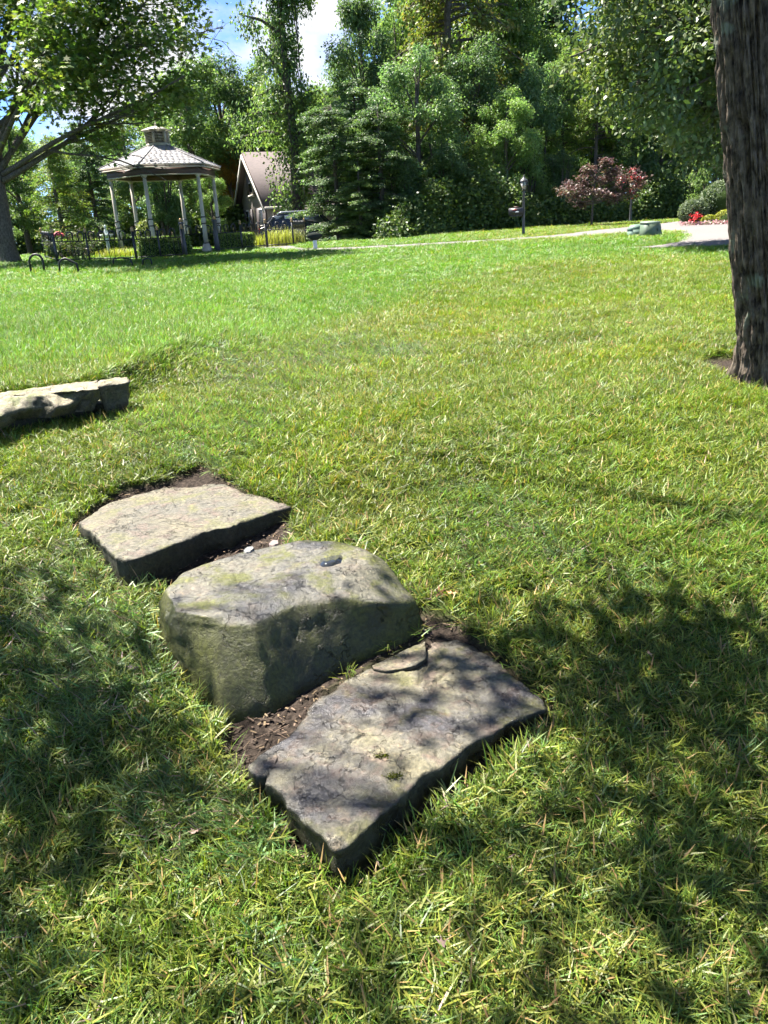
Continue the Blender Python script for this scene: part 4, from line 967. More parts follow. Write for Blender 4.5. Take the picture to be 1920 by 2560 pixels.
        for k in range(100):
            z = 0.5 + 9.2 * (k + rg.uniform()) / 100; a = rg.uniform(0, 2 * PI); Ln = (2.5 * math.sqrt(max(0.02, 1 - ((z - 2.5) / 8.0) ** 2)) + 0.2) * rg.uniform(0.55, 1.15) * (1 + 0.35 * math.sin(z * 1.7 + seed + 2 * a)); d = np.array([math.cos(a), math.sin(a), 0]); s = np.array([-d[1], d[0], 0])
            mb.tube([(0, 0, z), np.array([0, 0, z + 0.05]) + d * Ln * 0.5, np.array([0, 0, z - 0.25 * Ln * 0.5]) + d * Ln], [0.045, 0.03, 0.01], 4, False)
            for q in range(int(7 + 8 * Ln)):
                t = rg.uniform(0.25, 1.02); cen.append(np.array([0, 0, z - 0.14 * Ln * t * t]) + d * Ln * t + s * rg.normal() * 0.28 * (1.2 - t * 0.6) + [0, 0, rg.normal() * 0.06]); ou.append(d + np.array([0, 0, 0.25]))
        cen = np.array(cen); ou = np.array(ou); L1 = cluster_leaves(rg, cen, ou, 14, 0.15, 0.15, pal, 'diamond', flat=0.35, droop=0.55, up=0.9)
    elif kind == 'bush':        # many stems, leafy to the ground
        for k in range(6):
            a = rg.uniform(0, 2 * PI); mb.tube([(0.1 * math.cos(a), 0.1 * math.sin(a), -0.2), (0.8 * math.cos(a), 0.8 * math.sin(a), 4), (1.6 * math.cos(a), 1.6 * math.sin(a), 8)], [0.14, 0.1, 0.03], 5, False)
        for k in range(30):
            z = rg.uniform(0.6, 8.8); a = rg.uniform(0, 2 * PI); R_ = 2.9 * (1 - (z / 10.5) ** 2) * rg.uniform(0.3, 1.0); s = rg.uniform(0.6, 1.2); lob.append(((R_ * math.cos(a), R_ * math.sin(a), z), (s, s, s * 0.8)))
        cen, ou = shell_points(rg, lob, 900, 0.5); L1 = cluster_leaves(rg, cen, ou, 22, 0.22, 0.2, pal, 'diamond', flat=0.7)
    return mb.mesh(kind + '_trunk', bark_grey, True), leaf_mesh(kind + '_crown', [L1], leaf_wood)
PROTO = {}
def proto(kind, hue, var):
    k = (kind, hue, var)
    if k not in PROTO: PROTO[k] = wood_proto(kind, hue=hue, seed=hash_seed(k))
    return PROTO[k]
def hash_seed(k): return sum(ord(c) * (i + 3) for i, c in enumerate(k[0] + k[1])) + 101 * k[2]
def wood_tree(name, px, D, H, kind, hue, var, label, group=None, wid=1.0, rz=None, cat='tree'):
    tm, cm = proto(kind, hue, var); p = foot(px, D)
    r = empty(name, p, random.uniform(0, 2 * PI) if rz is None else rz, label, cat, group); s = H / 10.0
    for nm, me in (('trunk', tm), ('crown', cm)): obj(nm, me, r, scale=(s * wid, s * wid, s))
    return r
FW = 'trees along the front of the wood'
wood_tree('vine_tree', 752, 40, 14.5, 'vine', 'mid', 0, 'tall vine-wrapped tree with thin top rising just right of the house', FW, 0.62)
wood_tree('vine_tree', 690, 54, 11.0, 'feather', 'mid', 1, 'airy light-crowned tree standing behind the brown house roof', FW, 0.7)
wood_tree('vine_tree', 930, 40, 10.6, 'broad', 'dark', 0, 'dark vine-smothered tree with a rounded top in the middle of the wood', FW, 0.62)
wood_tree('vine_tree', 880, 43, 9.0, 'vine', 'dark', 1, 'dark leaning vine tree tucked beside the rounded vine-smothered tree', FW, 0.6)
wood_tree('larch_tree', 1130, 41, 15.0, 'feather', 'gold', 0, 'tall yellow-green feathery tree in the middle of the wood', FW, 0.85)
wood_tree('larch_tree', 1225, 46, 14.0, 'feather', 'bright', 1, 'bright feathery tree just right of the tall yellow-green one', FW, 0.75)
wood_tree('hemlock_tree', 850, 35, 5.4, 'hemlock', 'dark', 0, 'dark drooping evergreen covering the end of the house', FW, 1.15)
wood_tree('hemlock_tree', 960, 34.5, 5.2, 'hemlock', 'dark', 1, 'broad dark evergreen below the rounded vine tree', FW, 1.1)
wood_tree('hemlock_tree', 905, 37.5, 6.8, 'hemlock', 'dark', 2, 'taller dark evergreen between the two drooping ones', FW, 1.0)
wood_tree('hemlock_tree', 1055, 35.5, 7.6, 'broad', 'dark', 1, 'dark leafy tree below the yellow-green feathery tree', FW, 0.9)
wood_tree('leafy_tree', 1265, 36, 6.0, 'broad', 'mid', 0, 'mid-green leafy young tree behind the mailbox lamp', FW, 0.8)
wood_tree('leafy_tree', 1190, 38, 8.0, 'broad', 'dark', 2, 'deep green tree left of the mailbox lamp', FW, 0.85)
wood_tree('leafy_tree', 1345, 40, 8.4, 'bush', 'dark', 0, 'dense dark tree right behind the mailbox lamp\'s top', FW, 0.6)
wood_tree('sumac_tree', 1480, 39, 6.6, 'feather', 'bright', 2, 'bright lime-green feathery tree above the red-leaved tree', FW, 0.8)
wood_tree('leafy_tree', 1400, 41, 7.5, 'feather', 'mid', 0, 'mid-green drooping tree up and left of the red-leaved tree', FW, 0.75)
wood_tree('leafy_tree', 1575, 40, 8.0, 'broad', 'dark', 0, 'shadowy dark tree behind the second lamp post', FW, 0.9)
wood_tree('leafy_tree', 1660, 42, 9.0, 'hemlock', 'dark', 1, 'shadowy evergreen under the glossy oak', FW, 0.8)
wood_tree('leafy_tree', 1370, 52, 19.0, 'vine', 'dark', 2, 'tall thin-topped dark tree against the sky left of the oak', FW, 1.0)
wood_tree('leafy_tree', 1010, 44, 12.0, 'broad', 'mid', 1, 'mid-green tree between the vine tree and the yellow-green one', FW, 0.6)
wood_tree('leafy_tree', 1300, 47, 12.5, 'broad', 'mid', 2, 'tall mid-green tree with sky gaps behind the mailbox lamp', FW, 0.8)
# left of the house, behind the gazebo
LW = 'trees behind the gazebo'
wood_tree('garden_tree', 505, 50, 11.0, 'broad', 'mid', 0, 'large grey-green tree right behind the gazebo roof', LW, 1.0)
wood_tree('garden_tree', 585, 54, 11.5, 'broad', 'dark', 1, 'tall green tree between the gazebo and the house', LW, 0.9)
wood_tree('garden_tree', 345, 46, 7.4, 'broad', 'mid', 1, 'round mid-green tree behind the gazebo\'s left columns', LW, 0.95)
wood_tree('garden_tree', 420, 44, 6.2, 'bush', 'dark', 1, 'dark bushy tree seen between the gazebo columns', LW, 0.85)
wood_tree('garden_tree', 160, 38, 5.2, 'feather', 'bright', 1, 'drooping bright green tree behind the left end of the fence', LW, 1.0)
wood_tree('garden_tree', 250, 40, 6.0, 'hemlock', 'dark', 2, 'dark evergreen just left of the gazebo', LW, 0.9)
wood_tree('garden_tree', 70, 42, 6.5, 'broad', 'mid', 2, 'leafy tree just right of the left-hand trunk', LW, 0.9)
wood_tree('garden_tree', -30, 40, 7.0, 'broad', 'dark', 0, 'dark tree cut by the left edge of the picture', LW, 0.9)
wood_tree('garden_tree', 540, 44, 4.2, 'broad', 'mid', 0, 'small leafy tree against the left end of the house', LW, 0.8)
wood_tree('orange_tree', 592, 50, 5.6, 'broad', 'orange', 0, 'small orange-leaved tree beside the house gable', LW, 0.6)
wood_tree('garden_tree', 230, 58, 7.6, 'broad', 'dark', 1, 'distant dark tree in the gap between the left tree and the gazebo', LW, 1.2)
for px, D, H, kd, hu, vr, wd, lb in ((1010, 34.5, 3.6, 'bush', 'dark', 2, 1.0, 'low dark bush left of the ivy bank under the feathery tree'), (1120, 35, 4.4, 'bush', 'dark', 0, 1.0, 'dark bush rising from the ivy left of the mailbox'), (1215, 36, 4.0, 'bush', 'mid', 1, 0.9, 'leafy bush rising from the ivy just left of the lamp top'),
        (1320, 37, 4.6, 'bush', 'mid', 2, 0.8, 'light leafy bush right of the mailbox lamp'), (1395, 38, 3.4, 'bush', 'dark', 1, 1.0, 'dark bush left behind the red-leaved tree'), (1500, 40, 4.6, 'bush', 'dark', 2, 1.0, 'dark bush straight behind the red-leaved tree'), (1640, 40, 5.0, 'hemlock', 'dark', 2, 1.2, 'dark evergreen bush between the copper lantern and the holly'), (905, 34.0, 3.4, 'hemlock', 'mid', 1, 1.1, 'low evergreen with light tips at the foot of the drooping evergreens')):
    wood_tree('woodland_bush', px, D, H, kd, hu, vr, lb, 'bushes at the foot of the wood', wd, cat='bush')
# second row, seen only as leaf and shade through the gaps
k = 0
for px, D, H, kd, hu, vr, wd in ((100, 62, 9, 'broad', 'mid', 0, 1.3), (0, 60, 10, 'broad', 'dark', 1, 1.2), (300, 66, 9, 'broad', 'mid', 2, 1.3), (400, 62, 10.0, 'broad', 'dark', 0, 1.2), (480, 68, 11.5, 'broad', 'mid', 1, 1.2), (560, 70, 13, 'broad', 'dark', 2, 1.1),
                              (660, 62, 10.5, 'broad', 'mid', 0, 1.1), (760, 60, 10, 'broad', 'dark', 1, 1.2), (850, 58, 10, 'broad', 'dark', 2, 1.2), (930, 60, 12, 'broad', 'mid', 0, 1.0), (1020, 56, 15, 'broad', 'dark', 1, 1.0), (1110, 60, 18, 'broad', 'mid', 1, 0.9),
                              (1200, 57, 17, 'broad', 'dark', 0, 0.9), (1290, 62, 15, 'broad', 'dark', 1, 1.0), (1380, 60, 12, 'broad', 'mid', 2, 1.1), (1450, 58, 12, 'broad', 'dark', 2, 1.1), (1540, 56, 14, 'broad', 'dark', 0, 1.0), (1630, 54, 15, 'broad', 'mid', 0, 1.0),
                              (1720, 52, 14, 'broad', 'dark', 1, 1.1), (1810, 54, 15, 'broad', 'mid', 1, 1.1), (1900, 52, 15, 'broad', 'dark', 2, 1.1), (1990, 50, 14, 'broad', 'mid', 2, 1.1), (1480, 46, 8, 'bush', 'dark', 0, 1.0), (1620, 46, 8, 'bush', 'dark', 1, 1.0), (1140, 47, 8, 'bush', 'dark', 0, 1.0), (1000, 46, 8, 'bush', 'dark', 1, 0.9),
                              (800, 46, 8, 'bush', 'dark', 0, 0.9), (1250, 46, 8, 'bush', 'dark', 1, 0.9), (1760, 44, 7, 'bush', 'dark', 0, 1.0), (200, 50, 6, 'bush', 'dark', 1, 1.0), (320, 52, 6, 'bush', 'dark', 0, 1.0), (480, 52, 6, 'bush', 'dark', 1, 1.0), (60, 50, 6, 'bush', 'dark', 0, 1.0), (590, 60, 7, 'bush', 'dark', 1, 1.0), (1880, 44, 8, 'bush', 'dark', 1, 1.0)):
    where = ['the lawn tree and the fence end', 'the left-edge tree', 'the round mid-green tree left of the gazebo', 'the gazebo columns', 'the gazebo roof', 'the gap between gazebo and house', 'the house gable', 'the tall vine-wrapped tree', 'the drooping evergreen by the house', 'the rounded vine tree', 'the broad dark evergreen', 'the tall yellow-green tree', 'the tree left of the mailbox lamp', 'the mailbox lamp', 'the drooping tree beside the mailbox lamp', 'the lime-green feathery tree', 'the red-leaved tree', 'the copper lantern', 'the oak\'s lowest leaves', 'the big trunk\'s left side', 'the big trunk', 'the big trunk\'s right side',
             'the red-leaved tree', 'the copper lantern', 'the tall yellow-green tree', 'the broad dark evergreen', 'the tall vine-wrapped tree', 'the mailbox lamp', 'the pale holly bush', 'the rose bush', 'the bird bath', 'the gazebo\'s front columns', 'the lawn tree', 'the orange-leaved tree', 'the big trunk'][k]
    wood_tree('woodland_tree', px, D, H, kd, hu, vr, ('shadowy understorey tree deep in the wood behind ' if kd == 'bush' else 'tall back-row woodland tree far behind ') + where, 'trees deep in the wood', wd); k += 1

# ---- ivy bank along the foot of the wood
rg = np.random.default_rng(33)
def leafy_bank(px0, px1, D0, D1, hfun, n, size, pal, kindl='diamond', dep=1.2):
    t = rg.uniform(0, 1, n); px = px0 + (px1 - px0) * t; D = D0 + (D1 - D0) * t
    d = np.array([ray(a, 600) for a in np.linspace(px0, px1, 60)]); tt = np.linspace(0, 1, 60)
    x = D * np.interp(t, tt, d[:, 0] / d[:, 1]); y = D
    h = hfun(t) * (1 + 0.25 * fbm(np.stack([t * 40, t * 0, t * 0], 1), 5, 3)); q = rg.uniform(0, 1, n); front = rg.uniform(0, 1, n) < 0.7
    zz = np.where(front, q * h, h * (1 + rg.normal(0, 0.05, n))); yo = np.where(front, -dep * np.sqrt(np.clip(1 - q * 0.75, 0, 1)) * 0.6, rg.uniform(-0.3, 0.8, n) * dep)
    yo = yo + 0.35 * fbm(np.stack([x * 0.9, zz * 1.3, y * 0.3], 1), 7, 3); y = y + yo
    P = np.stack([x, y, base_z(x, y) + zz], 1); ou = np.stack([rg.normal(0, 0.3, n), -np.where(front, 1.0, 0.2), np.where(front, 0.3, 1.0)], 1)
    return cluster_leaves(rg, P, ou, 14, 0.19, size, pal, kindl, flat=0.8, droop=0.6, up=0.5)
pal = [(0.048, 0.09, 0.026), (0.06, 0.105, 0.026), (0.08, 0.125, 0.026), (0.12, 0.17, 0.03)]
ivy = obj('ivy_bank', leaf_mesh('ivy_bank', [leafy_bank(960, 1730, 32.6, 38.5, lambda t: (1.4 + 0.5 * np.sin(t * 7) + 0.35 * np.sin(t * 23)) * (0.35 + 0.65 * sm(t / 0.2)), 4300, 0.14, pal)], leaf_gloss))
tag(ivy, 'dark glossy ivy bank along the foot of the wood behind the lamps', 'ivy', kind='stuff')
bank = obj('wood_undergrowth', leaf_mesh('wood_undergrowth', [leafy_bank(-80, 640, 46, 47, lambda t: 1.5 + 0.4 * np.sin(t * 9), 1500, 0.26, pal)], leaf_gloss))
tag(bank, 'shadowy undergrowth behind the garden fence', 'undergrowth', kind='stuff')

# ================================================================ GAZEBO
cream = plain('cream_paint', (0.40, 0.36, 0.29), 0.55, 0.4, var=0.06, scale=3)
brown = plain('brown_paint', (0.10, 0.065, 0.055), 0.6, 0.3, var=0.1, scale=3)
blackm = plain('black_metal', (0.018, 0.018, 0.02), 0.42, 0.5, var=0.15, scale=9)
gold = plain('gold_finial', (0.38, 0.25, 0.11), 0.4, 0.5, 0.5, var=0.1)
grey_post = plain('grey_post_paint', (0.045, 0.047, 0.055), 0.5, 0.5, var=0.1)
slate = [plain('slate_%d' % i, c, 0.7, 0.3, var=0.15, scale=2.0, bump=0.3, bscale=30) for i, c in enumerate(((0.21, 0.205, 0.215), (0.225, 0.215, 0.22), (0.20, 0.195, 0.205), (0.21, 0.195, 0.195), (0.24, 0.235, 0.24)))]
col0 = gp(519, 633)
az = math.atan2(col0[0], col0[1]); tdir = np.array([-math.sin(az), -math.cos(az), 0]); rdir = np.array([math.cos(az), -math.sin(az), 0])
PHI = math.radians(42.9); GR = 2.0; GS = 0.875; GSZ = 0.93
gc = col0 - GR * GS * (math.cos(PHI) * tdir + math.sin(PHI) * rdir); g0 = float(base_z(gc[0], gc[1]))
ang0 = math.atan2(col0[1] - gc[1], col0[0] - gc[0])
gaz = empty('gazebo', (gc[0], gc[1], g0), ang0, 'cream six-column gazebo with grey slate roof and louvred cupola', 'gazebo')
gaz.scale = (GS, GS, GSZ)
hexa = [(math.cos(k * PI / 3), math.sin(k * PI / 3)) for k in range(6)]
SL = math.pi / 6
HB, HE = 2.66, 2.99        # underside of the beam, eave edge
for k in range(6):
    cx, cy = hexa[k][0] * GR, hexa[k][1] * GR; zb = float(base_z(*(gc[:2] + GR * GS * np.array([math.cos(ang0 + k * PI / 3), math.sin(ang0 + k * PI / 3)])))) - g0 - 0.05
    mb = MB(); mb.lathe([(0.095, 0.30), (0.088, 0.9), (0.078, 1.0), (0.10, 1.12), (0.078, 1.2), (0.074, 1.28), (0.066, HB)], 10)
    colm = mb.build('column', cream, gaz, True, (cx, cy, 0))
    MB().lathe([(0.20, zb), (0.20, 0.13), (0.15, 0.2), (0.11, 0.31)], 8).build('column_base', cream, colm)
    for z in (0.315, 1.0, 1.22): MB().lathe([(0.100, z - 0.02), (0.106, z - 0.01), (0.106, z + 0.01), (0.100, z + 0.02)], 12).build('column_band', blackm, colm)
    MB().lathe([(0.075, HB - 0.07), (0.11, HB - 0.02), (0.11, HB)], 8).build('column_capital', cream, colm)
def hex_ring(mb, r0, r1, z0, z1):
    for k in range(6):
        a, b_ = hexa[k], hexa[(k + 1) % 6]
        mb.quad8([(a[0] * r0, a[1] * r0, z0), (b_[0] * r0, b_[1] * r0, z0), (b_[0] * r1, b_[1] * r1, z0), (a[0] * r1, a[1] * r1, z0), (a[0] * r0, a[1] * r0, z1), (b_[0] * r0, b_[1] * r0, z1), (b_[0] * r1, b_[1] * r1, z1), (a[0] * r1, a[1] * r1, z1)])
    return mb
hex_ring(MB(), 1.93, 2.10, HB + 0.03, HB + 0.24).build('beam', brown, gaz)
hex_ring(MB(), 1.91, 2.12, HB, HB + 0.028).build('beam_trim', cream, gaz)
hex_ring(MB(), 0.02, 2.30, HB + 0.245, HB + 0.262).build('ceiling_board', brown, gaz)
hex_ring(MB(), 2.28, 2.345, HB + 0.225, HB + 0.26).build('lower_fascia', cream, gaz)
hex_ring(MB(), 2.27, 2.33, HB + 0.262, HB + 0.30).build('fascia_band', brown, gaz)
hex_ring(MB(), 2.28, 2.375, HB + 0.302, HE).build('gutter', cream, gaz)
RT, ZT = 0.40, 3.75          # roof meets cupola
rf = MB()
vv = [(h[0] * 2.36, h[1] * 2.36, HE - 0.01) for h in hexa] + [(h[0] * RT, h[1] * RT, ZT - 0.015) for h in hexa]
rf.add(vv + [(v[0] * 0.98, v[1] * 0.98, v[2] - 0.03) for v in vv], [[k, (k + 1) % 6, 6 + (k + 1) % 6, 6 + k] for k in range(6)] + [[12 + (k + 1) % 6, 12 + k, 18 + k, 18 + (k + 1) % 6] for k in range(6)] + [[(k + 1) % 6, k, 12 + k, 12 + (k + 1) % 6] for k in range(6)])
roof = rf.build('roof', slate[2], gaz)
# slates one by one, in courses on each of the six faces
rgs = random.Random(4); NCR = 12; seen = 0; rest = MB()
tocam = -np.array([math.sin(az), math.cos(az)])
for k in range(6):
    A = np.array([hexa[k][0], hexa[k][1]]); B = np.array([hexa[(k + 1) % 6][0], hexa[(k + 1) % 6][1]])
    mid_w = norm((A + B)[None])[0]; ca, sa = math.cos(ang0), math.sin(ang0); wdir = np.array([mid_w[0] * ca - mid_w[1] * sa, mid_w[0] * sa + mid_w[1] * ca])
    facing = wdir @ tocam > 0.05
    for r in range(NCR):
        t0, t1 = r / NCR, (r + 1.25) / NCR; t1 = min(t1, 1.0)
        ra, rb = 2.385 * (1 - t0) + RT * t0, 2.385 * (1 - t1) + RT * t1; za, zb = HE * (1 - t0) + ZT * t0, HE * (1 - t1) + ZT * t1
        cntc = max(2, int(round(ra / 0.21))); edge = [0.0] + sorted(min(0.97, max(0.03, (i + (0.5 if r % 2 else 0) + rgs.uniform(-0.12, 0.12)) / cntc)) for i in range(1 if r % 2 == 0 else 0, cntc)) + [1.0]
        for i in range(len(edge) - 1):
            e0, e1 = edge[i] + 0.0015, edge[i + 1] - 0.0015
            if e1 - e0 < 0.02: continue
            lift = 0.009 + rgs.uniform(0, 0.003); q = [A * (1 - e0) + B * e0, A * (1 - e1) + B * e1]
            lo = [(q[0][0] * ra, q[0][1] * ra, za + 0.004), (q[1][0] * ra, q[1][1] * ra, za + 0.004), (q[1][0] * rb, q[1][1] * rb, zb + 0.002), (q[0][0] * rb, q[0][1] * rb, zb + 0.002)]
            hi = [(a_, b_, c_ + (lift if j < 2 else 0.006)) for j, (a_, b_, c_) in enumerate(lo)]
            if facing and seen < 300:
                s_ = MB(); s_.quad8(lo + hi); s_.build('slate_shingle', rgs.choice(slate), roof); seen += 1
            else: rest.quad8(lo + hi)
tag(rest.build('slate_shingles', slate[1], roof), kind='stuff')
hip = MB()
for h in hexa: hip.tube([(h[0] * 2.39, h[1] * 2.39, HE + 0.02), (h[0] * RT, h[1] * RT, ZT + 0.02)], 0.022, 5)
tag(hip.build('hip_cap', slate[1], roof))
ZC = 0.0
cup = MB(); cup.lathe([(0.46, ZC - 0.08), (0.46, ZC + 0.10), (0.42, ZC + 0.11), (0.42, ZC + 0.12)], 6); cupo = cup.build('cupola', cream, gaz, False, (0, 0, ZT)); cupo.scale = (1, 1, 0.74)
core = MB(); core.lathe([(0.36, ZC + 0.1), (0.36, ZC + 0.62)], 6); core.build('cupola_core', blackm, cupo)
for k in range(6):
    a, b_ = np.array(hexa[k]) * 0.42, np.array(hexa[(k + 1) % 6]) * 0.42
    MB().box((a[0], a[1], ZC + 0.36), (0.085, 0.085, 0.50), k * PI / 3).build('corner_post', cream, cupo)
    for j in range(6):
        z = ZC + 0.175 + j * 0.068; m_ = (a + b_) / 2 * 0.975; an = math.atan2(b_[1] - a[1], b_[0] - a[0])
        MB().box((m_[0], m_[1], z), (0.34, 0.05, 0.026), an).build('louvre_slat', cream, cupo)
hex_ring(MB(), 0.30, 0.45, ZC + 0.60, ZC + 0.66).build('cupola_frieze', cream, cupo)
MB().lathe([(0.58, ZC + 0.66), (0.58, ZC + 0.70), (0.30, ZC + 0.82), (0.03, ZC + 0.90)], 6).build('cupola_cap', cream, cupo)
MB().lathe([(0.02, ZC + 0.89), (0.045, ZC + 0.93), (0.02, ZC + 0.98), (0.004, ZC + 1.06)], 8).build('cupola_finial', cream, cupo)

# ================================================================ IRON FENCE
pick_me = MB().tube([(0, 0, 0.0), (0, 0, 0.62)], 0.007, 5).mesh('picket', blackm)
hoop_pts = [(-0.07, 0, 0.62)] + [(-0.085 * math.cos(a), 0, 0.80 + 0.085 * math.sin(a)) for a in np.linspace(0, PI, 9)] + [(0.07, 0, 0.62)]
hoop_me = MB().tube(hoop_pts, 0.02, 6).mesh('hoop', blackm, True)
fin_me = MB().lathe([(0.006, 0.62), (0.008, 0.69), (0.022, 0.715), (0.008, 0.74), (0.014, 0.76), (0.003, 0.785)], 6).mesh('gold_spear', gold, True)
def fence(name, pts, label, posts_h=0.86, post_r=0.03, zdrop=0.0, hoops=True, group='iron fences round the gazebo garden', step=0.15):
    """pts: ground points along the run; a post at each"""
    pts = [np.array(p, float) for p in pts]; r = empty(name, pts[0], 0, label, 'fence', group); o = pts[0]
    for p in pts:
        po = MB().lathe([(post_r, -0.15), (post_r, posts_h)], 8).build('post', blackm, r, False, p - o)
        MB().lathe([(post_r * 1.5, posts_h), (post_r * 1.6, posts_h + 0.03), (post_r * 0.8, posts_h + 0.045), (post_r * 1.4, posts_h + 0.08), (post_r * 0.7, posts_h + 0.125), (0.004, posts_h + 0.14)], 8).build('post_finial', gold, po)
    for a, b_ in zip(pts[:-1], pts[1:]):
        d = b_ - a; Ln = np.linalg.norm(d[:2]); an = math.atan2(d[1], d[0]); n = max(2, int(Ln / step)); 
        for h in (0.10, 0.62): MB().tube([a - o + [0, 0, h], b_ - o + [0, 0, h]], 0.016, 5).build('rail', blackm, r)
        for k in range(1, n):
            p = a + d * k / n - o; obj('picket', pick_me, r, p, (0, 0, an))
            if hoops and k % 2 == 1 and k < n - 0: obj('hoop', hoop_me, r, a + d * k / n - o, (0, 0, an)); obj('gold_spear', fin_me, r, p, (0, 0, an))
    return r
fence('iron_fence', [foot(335, 25.4), foot(396, 25.8), foot(457, 26.2)], 'black hooped iron fence in front of the clipped hedge, left of the gate')
fence('iron_fence', [foot(135, 24.8), foot(216, 25.0), foot(333, 25.37)], 'long black hooped iron fence by the rose bush')
fence('iron_fence', [foot(133, 24.9), foot(106, 27.6)], 'short end run of the iron fence beside the left tree', step=0.22)
fence('iron_fence', [foot(541, 28.2), foot(604, 29.0), foot(666, 29.8)], 'black hooped iron fence in front of the small hedge, right of the gate')
fence('iron_fence', [foot(668, 29.85), foot(733, 30.6), foot(764, 33.0)], 'last run of the iron fence in front of the yellow grasses by the house')
fence('iron_gate', [foot(462, 29.2), foot(536, 29.4)], 'low black iron gate between the two grey gateposts', posts_h=0.70, post_r=0.022, group=None)['category'] = 'gate'
for px, D, lb in ((458, 26.3, 'thick grey iron gatepost with gold knob beside the long hedge'), (541.5, 28.1, 'thick grey iron gatepost with gold knob beside the small hedge')):
    p = foot(px, D); r = empty('gatepost', p, 0, lb, 'gatepost', 'gateposts')
    MB().lathe([(0.085, -0.1), (0.085, 0.45), (0.075, 0.47), (0.075, 0.98), (0.09, 1.0), (0.09, 1.04), (0.05, 1.07)], 10).build('shaft', grey_post, r)
    MB().lathe([(0.03, 1.06), (0.055, 1.10), (0.05, 1.15), (0.01, 1.18)], 8).build('knob', gold, r, True)

# ================================================================ HEDGES AND BEDS
rg = np.random.default_rng(55)
hedge_pal = [(0.17, 0.25, 0.05), (0.20, 0.28, 0.055), (0.14, 0.22, 0.05)]
core_green = plain('hedge_core', (0.03, 0.05, 0.012), 0.95, 0.1)
def clipped(name, c, size, rz, n, pal, lsize, label, cat, group=None, shape='box', mat=leaf_gloss, up=0.3):
    """clipped mass: a rough inner body plus many small leaves on its skin"""
    r = empty(name, c, rz, label, cat, group); sx_, sy_, sz_ = size
    if shape == 'box':
        f = rg.integers(0, 6, n); f = np.where(f < 2, 4, f); u = rg.uniform(-1, 1, (n, 3))
        P = u * [sx_ / 2, sy_ / 2, sz_ / 2]; Nn = np.zeros((n, 3))
        ax = rg.choice([0, 1, 2], n, p=[0.2, 0.42, 0.38]); sg = np.where(rg.uniform(size=n) < 0.5, -1, 1); sg = np.where(ax == 2, 1, sg)
        for a in range(3): k = ax == a; P[k, a] = sg[k] * size[a] / 2; Nn[k, a] = sg[k]
        P[:, 2] += sz_ / 2; P += Nn * rg.normal(0, 0.018, (n, 1)) + Nn * 0.03 * fbm(P * 5, 3, 2)[:, None]
        MB().box((0, 0, sz_ / 2 - 0.03), (sx_ - 0.07, sy_ - 0.07, sz_ - 0.0)).build('inner_twigs', core_green, r)
    else:
        d = norm(rg.normal(size=(n, 3))); d[:, 2] = np.abs(d[:, 2]) if shape == 'dome' else d[:, 2]
        P = d * [sx_ / 2, sy_ / 2, sz_ if shape == 'dome' else sz_ / 2]; Nn = norm(d); P = P * (1 + 0.05 * fbm(P * 4, 9, 3)[:, None])
        if shape == 'ball': P[:, 2] += sz_ / 2
        pr = [(max(0.01, math.sin(a) * 0.47 * sx_ * 0.97), (-math.cos(a)) * sz_ * 0.47 + sz_ / 2) for a in np.linspace(0.05, PI - 0.05, 9)] if shape == 'ball' else [(math.cos(a) * sx_ * 0.47 + 0.005, math.sin(a) * sz_ * 0.94 - 0.02) for a in np.linspace(0, PI / 2, 7)]
        MB().lathe(pr, 14).build('inner_twigs', core_green, r, True)
    T = rg.normal(size=P.shape) + Nn * 0.4 + [0, 0, 0.3]
    pal = np.array(pal); col = pal[rg.integers(0, len(pal), n)] * rg.uniform(0.7, 1.3, (n, 1))
    Nf = Nn * 0.6 + rg.normal(size=P.shape) * 0.55 + [0, 0, up]
    obj('foliage', leaf_mesh(name + '_leaves', [leaf_arrays(P, Nf, T, lsize * rg.uniform(0.7, 1.3, n), col, 'diamond')], mat), r)
    return r
hp = foot(408, 27.0); hq = math.atan2(27.15 - 26.0, (foot(457, 27.15) - foot(335, 26.0))[0]) * 0.8
clipped('hedge', foot(405, 26.25) + np.array([0, 0.1, -0.02]), (1.68, 0.5, 0.64), hq, 6000, hedge_pal, 0.05, 'long box-clipped green hedge in front of the gazebo', 'hedge', 'clipped hedges')
clipped('hedge', foot(585, 29.6) + np.array([0, 0.1, -0.02]), (1.35, 0.5, 0.56), hq, 5000, hedge_pal, 0.05, 'smaller box-clipped green hedge right of the gate', 'hedge', 'clipped hedges')
clipped('hedge', foot(160, 27.5), (1.1, 0.6, 0.55), 0.1, 3500, hedge_pal, 0.055, 'low clipped hedge behind the left end of the fence', 'hedge', 'clipped hedges')
clipped('hedge', foot(243, 28.3), (1.35, 0.6, 0.52), 0.1, 4000, hedge_pal, 0.055, 'low clipped hedge behind the rose bush', 'hedge', 'clipped hedges')
rc = foot(205, 26.3)
# rose bush
rose = empty('rose_bush', foot(180, 26.2), 0, 'loose rose bush with pink-red blooms behind the iron fence', 'bush')
mb = MB(); tips = []
for k in range(26):
    a = rg.uniform(0, 2 * PI); e = np.array([rg.normal() * 0.42 + 0.1, rg.normal() * 0.22, rg.uniform(0.45, 0.98)]); mb.tube([(e[0] * 0.3, e[1] * 0.3, 0), (e[0] * 0.75, e[1] * 0.75, e[2] * 0.6), e], [0.012, 0.009, 0.005], 4, False); tips.append(e)
mb.build('stem', bark_grey, rose)
tips = np.array(tips); cen = np.concatenate([tips, tips * [0.9, 0.9, 0.75], tips * [0.7, 0.8, 0.5]])
obj('foliage', leaf_mesh('rose_leaves', [cluster_leaves(rg, cen, norm(cen), 14, 0.09, 0.07, [(0.10, 0.14, 0.04), (0.16, 0.14, 0.08), (0.08, 0.12, 0.035)], 'oval')], leaf_gloss), rose)
pink = plain('rose_petal', (0.65, 0.10, 0.12), 0.6, 0.3, var=0.2)
